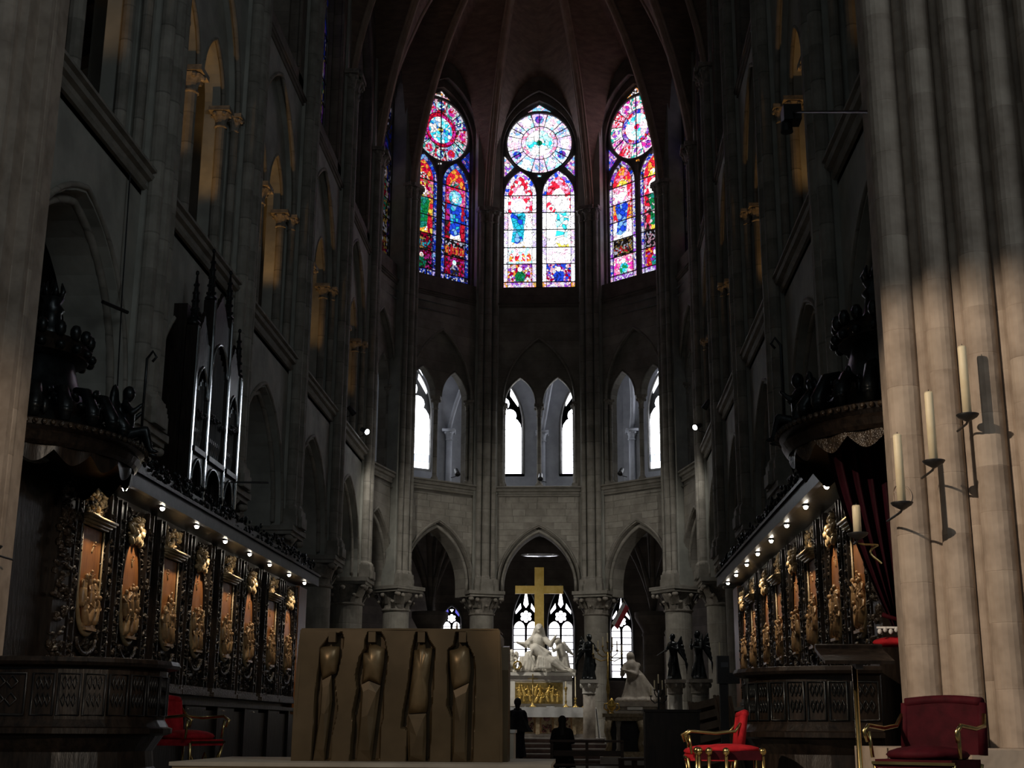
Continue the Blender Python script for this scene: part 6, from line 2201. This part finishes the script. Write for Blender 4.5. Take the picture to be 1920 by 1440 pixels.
for sx in (-1, 1):
    g.cap((sx * 0.20, 0, 1.36), (sx * 0.26, 0.02, 1.10), 0.055, 0.045)
    g.cap((sx * 0.26, 0.02, 1.10), (sx * 0.10, 0.24, 1.02), 0.042, 0.03)
    hand(g, (sx * 0.08, 0.26, 1.02), (-sx * 0.8, 0.4, 0.1))
sculpt(g, 'body', 'cloth_navy', pa, 0.018, 2)
g = MB()
robe(g, (0, 0.0), 0.86, 1.50, 0.42, 0.10, 10, 0.06, 36, 0.75)
sculpt(g, 'cape', 'cloth_black', pa, 0.02, 2)
g = MB()
robe(g, (0, 0.0), 0.20, 0.95, 0.24, 0.17, 9, 0.08, 36, 0.8)
sculpt(g, 'skirt', 'cloth_navy', pa, 0.02, 2)
g = MB()
g.ell((0, -0.005, 1.66), (0.105, 0.105, 0.125), 14, 10)
g.cap((0, -0.06, 1.62), (0, -0.08, 1.46), 0.075, 0.06)
sculpt(g, 'hair', 'hair_dark', pa, 0.016, 2)

pb = thing('person', 'seated person in a black coat with long dark hair behind the prayer bench', 'person', (1.02, 33.5, FLOOR))
g = MB()
for sx in (-1, 1):
    g.cap((sx * 0.10, 0.0, 0.44), (sx * 0.12, 0.42, 0.46), 0.11, 0.08)
    g.cap((sx * 0.12, 0.42, 0.46), (sx * 0.12, 0.44, 0.09), 0.075, 0.05)
    g.cap((sx * 0.12, 0.44, 0.05), (sx * 0.12, 0.60, 0.04), 0.045, 0.035)
g.cap((0, 0, 0.46), (0, 0.02, 0.62), 0.19, 0.18)
g.cap((0, 0.02, 0.62), (0, 0.04, 0.86), 0.18, 0.19)
g.cap((-0.17, 0.04, 0.92), (0.17, 0.04, 0.92), 0.08, 0.08)
g.cap((0, 0.05, 0.96), (0, 0.09, 1.07), 0.06, 0.055)
head(g, V(0, 0.12, 1.15), 1.0, (0, 1))
for sx in (-1, 1):
    g.cap((sx * 0.21, 0.04, 0.90), (sx * 0.27, 0.10, 0.66), 0.06, 0.05)
    g.cap((sx * 0.27, 0.10, 0.66), (sx * 0.10, 0.32, 0.60), 0.046, 0.032)
    hand(g, (sx * 0.08, 0.34, 0.60), (-sx * 0.6, 0.6, 0.0))
sculpt(g, 'body', 'cloth_black', pb, 0.018, 2)
g = MB()
robe(g, (0, 0.0), 0.06, 0.72, 0.32, 0.20, 8, 0.07, 36, 0.8)
sculpt(g, 'coat_skirt', 'cloth_black', pb, 0.02, 2)
g = MB()
g.ell((0, 0.085, 1.18), (0.105, 0.108, 0.125), 14, 10)
g.cap((0, 0.02, 1.13), (0, -0.08, 0.84), 0.09, 0.10)
sculpt(g, 'hair', 'hair_dark', pb, 0.016, 2)
st_ = thing('low_stool', 'low dark stool under the seated person', 'stool', (1.02, 33.5, FLOOR))
MB().box(-0.2, 0.2, -0.18, 0.18, 0.22, 0.26).build('seat', 'bench_wood', st_)
for sx in (-1, 1):
    for sy in (-1, 1):
        MB().box(sx * 0.17 - 0.02, sx * 0.17 + 0.02, sy * 0.15 - 0.02, sy * 0.15 + 0.02, 0, 0.22).build('leg', 'bench_wood', st_)

# ------------------------------------------------------------------ small fittings high on the walls
def projector(label, x, y, z, tgt, lit=True):
    t = thing('spotlight', label, 'spotlight', (x, y, z))
    d = (Vector(tgt) - Vector((x, y, z))).normalized()
    MB().tube([-d * 0.16, d * 0.10, d * 0.14], [0.07, 0.085, 0.10], 14).build('housing', 'black_iron', t, smooth=True)
    if lit:
        MB().tube([d * 0.141, d * 0.15], [0.085, 0.08], 14).build('lens', 'lamp_face', t)
    sx = 1 if x > 0 else -1
    MB().tube([(0, 0, -0.05), (sx * 0.05, 0, -0.16), (sx * 0.22, 0, -0.2)], 0.014, 6).build('bracket', 'black_iron', t)
    return t


projector('black spotlight shining from the left gallery ledge beside the apse', -5.25, 39.9, 10.66, (-1.0, 36.0, 8.0))
projector('small dark spotlight on the left gallery ledge, nearer the camera', -5.3, 37.7, 10.78, (0.1, 43, 4), False)
projector('black spotlight shining from the right gallery ledge beside the apse', 5.22, 40.4, 10.86, (1.0, 36.0, 8.0))
projector('small dark spotlight on the right gallery ledge, nearer the camera', 5.28, 37.9, 10.95, (0.1, 43, 4), False)
pj = thing('projector_arm', 'black projector on a long horizontal arm high on the right pier', 'projector', (4.92, 19.3, 11.14))
MB().tube([(0.0, 0.0, 0.05), (-0.25, -6.1, -2.98)], 0.018, 8).build('arm', 'black_iron', pj)
MB().box(-0.16, 0.12, -0.15, 0.15, -0.14, 0.12).build('projector_body', 'black_iron', pj)
MB().lathe(-0.10, 0.0, [(0.10, -0.30), (0.08, -0.12)], 12).build('lens_tube', 'black_iron', pj)
cb = thing('hanging_cable', 'thin dark cable with a bracket down the left arcade wall', 'cable', (-5.5, 18.6, 6.0))
MB().tube([(0, 0, 4.0), (0.02, 0.05, 2.0), (0.05, 0.1, 0.6), (0.1, -0.2, 0.0)], 0.012, 6).build('cable', 'black_iron', cb)
MB().tube([(-0.1, -0.4, 1.75), (0.1, 0.12, 1.75)], 0.03, 8).build('bracket', 'black_iron', cb)

for x, y, lab in ((0.06, 47.62, 'tiny dark projector on the gallery ledge above the golden cross'), (-2.95, 46.65, 'tiny dark projector on the gallery ledge left of the middle bay'), (3.0, 46.65, 'tiny dark projector on the gallery ledge right of the middle bay')):
    projector(lab, x, y, 10.62, (0, 40, 3), False)
bn = thing('hanging_banner', 'small red and white banner hanging before the chapel window at the right', 'banner', (2.95, 50.0, 5.6))
MB().tube([(-0.32, 0, -0.3), (0.22, 0, 0.75)], 0.018, 6).build('pole', 'gold_dull', bn)
q = MB()
q.grid(lambda i, j: (0.16 - 0.44 * j + 0.10 * i, -0.03 + 0.02 * sin(i * 9), 0.66 - 0.80 * j - 0.10 * i), 8, 8)
q.grid(lambda i, j: (0.16 - 0.44 * j + 0.10 * i, -0.045 + 0.02 * sin(i * 9), 0.66 - 0.80 * j - 0.10 * i), 8, 8)
q.build('white_field', 'white_cloth', bn, smooth=True)
q = MB()
q.grid(lambda i, j: (0.26 - 0.44 * j + 0.13 * i, -0.03 + 0.02 * sin(i * 9), 0.56 - 0.80 * j - 0.13 * i), 8, 8)
q.grid(lambda i, j: (0.26 - 0.44 * j + 0.13 * i, -0.045 + 0.02 * sin(i * 9), 0.56 - 0.80 * j - 0.13 * i), 8, 8)
q.build('red_field', 'flag_red', bn, smooth=True)
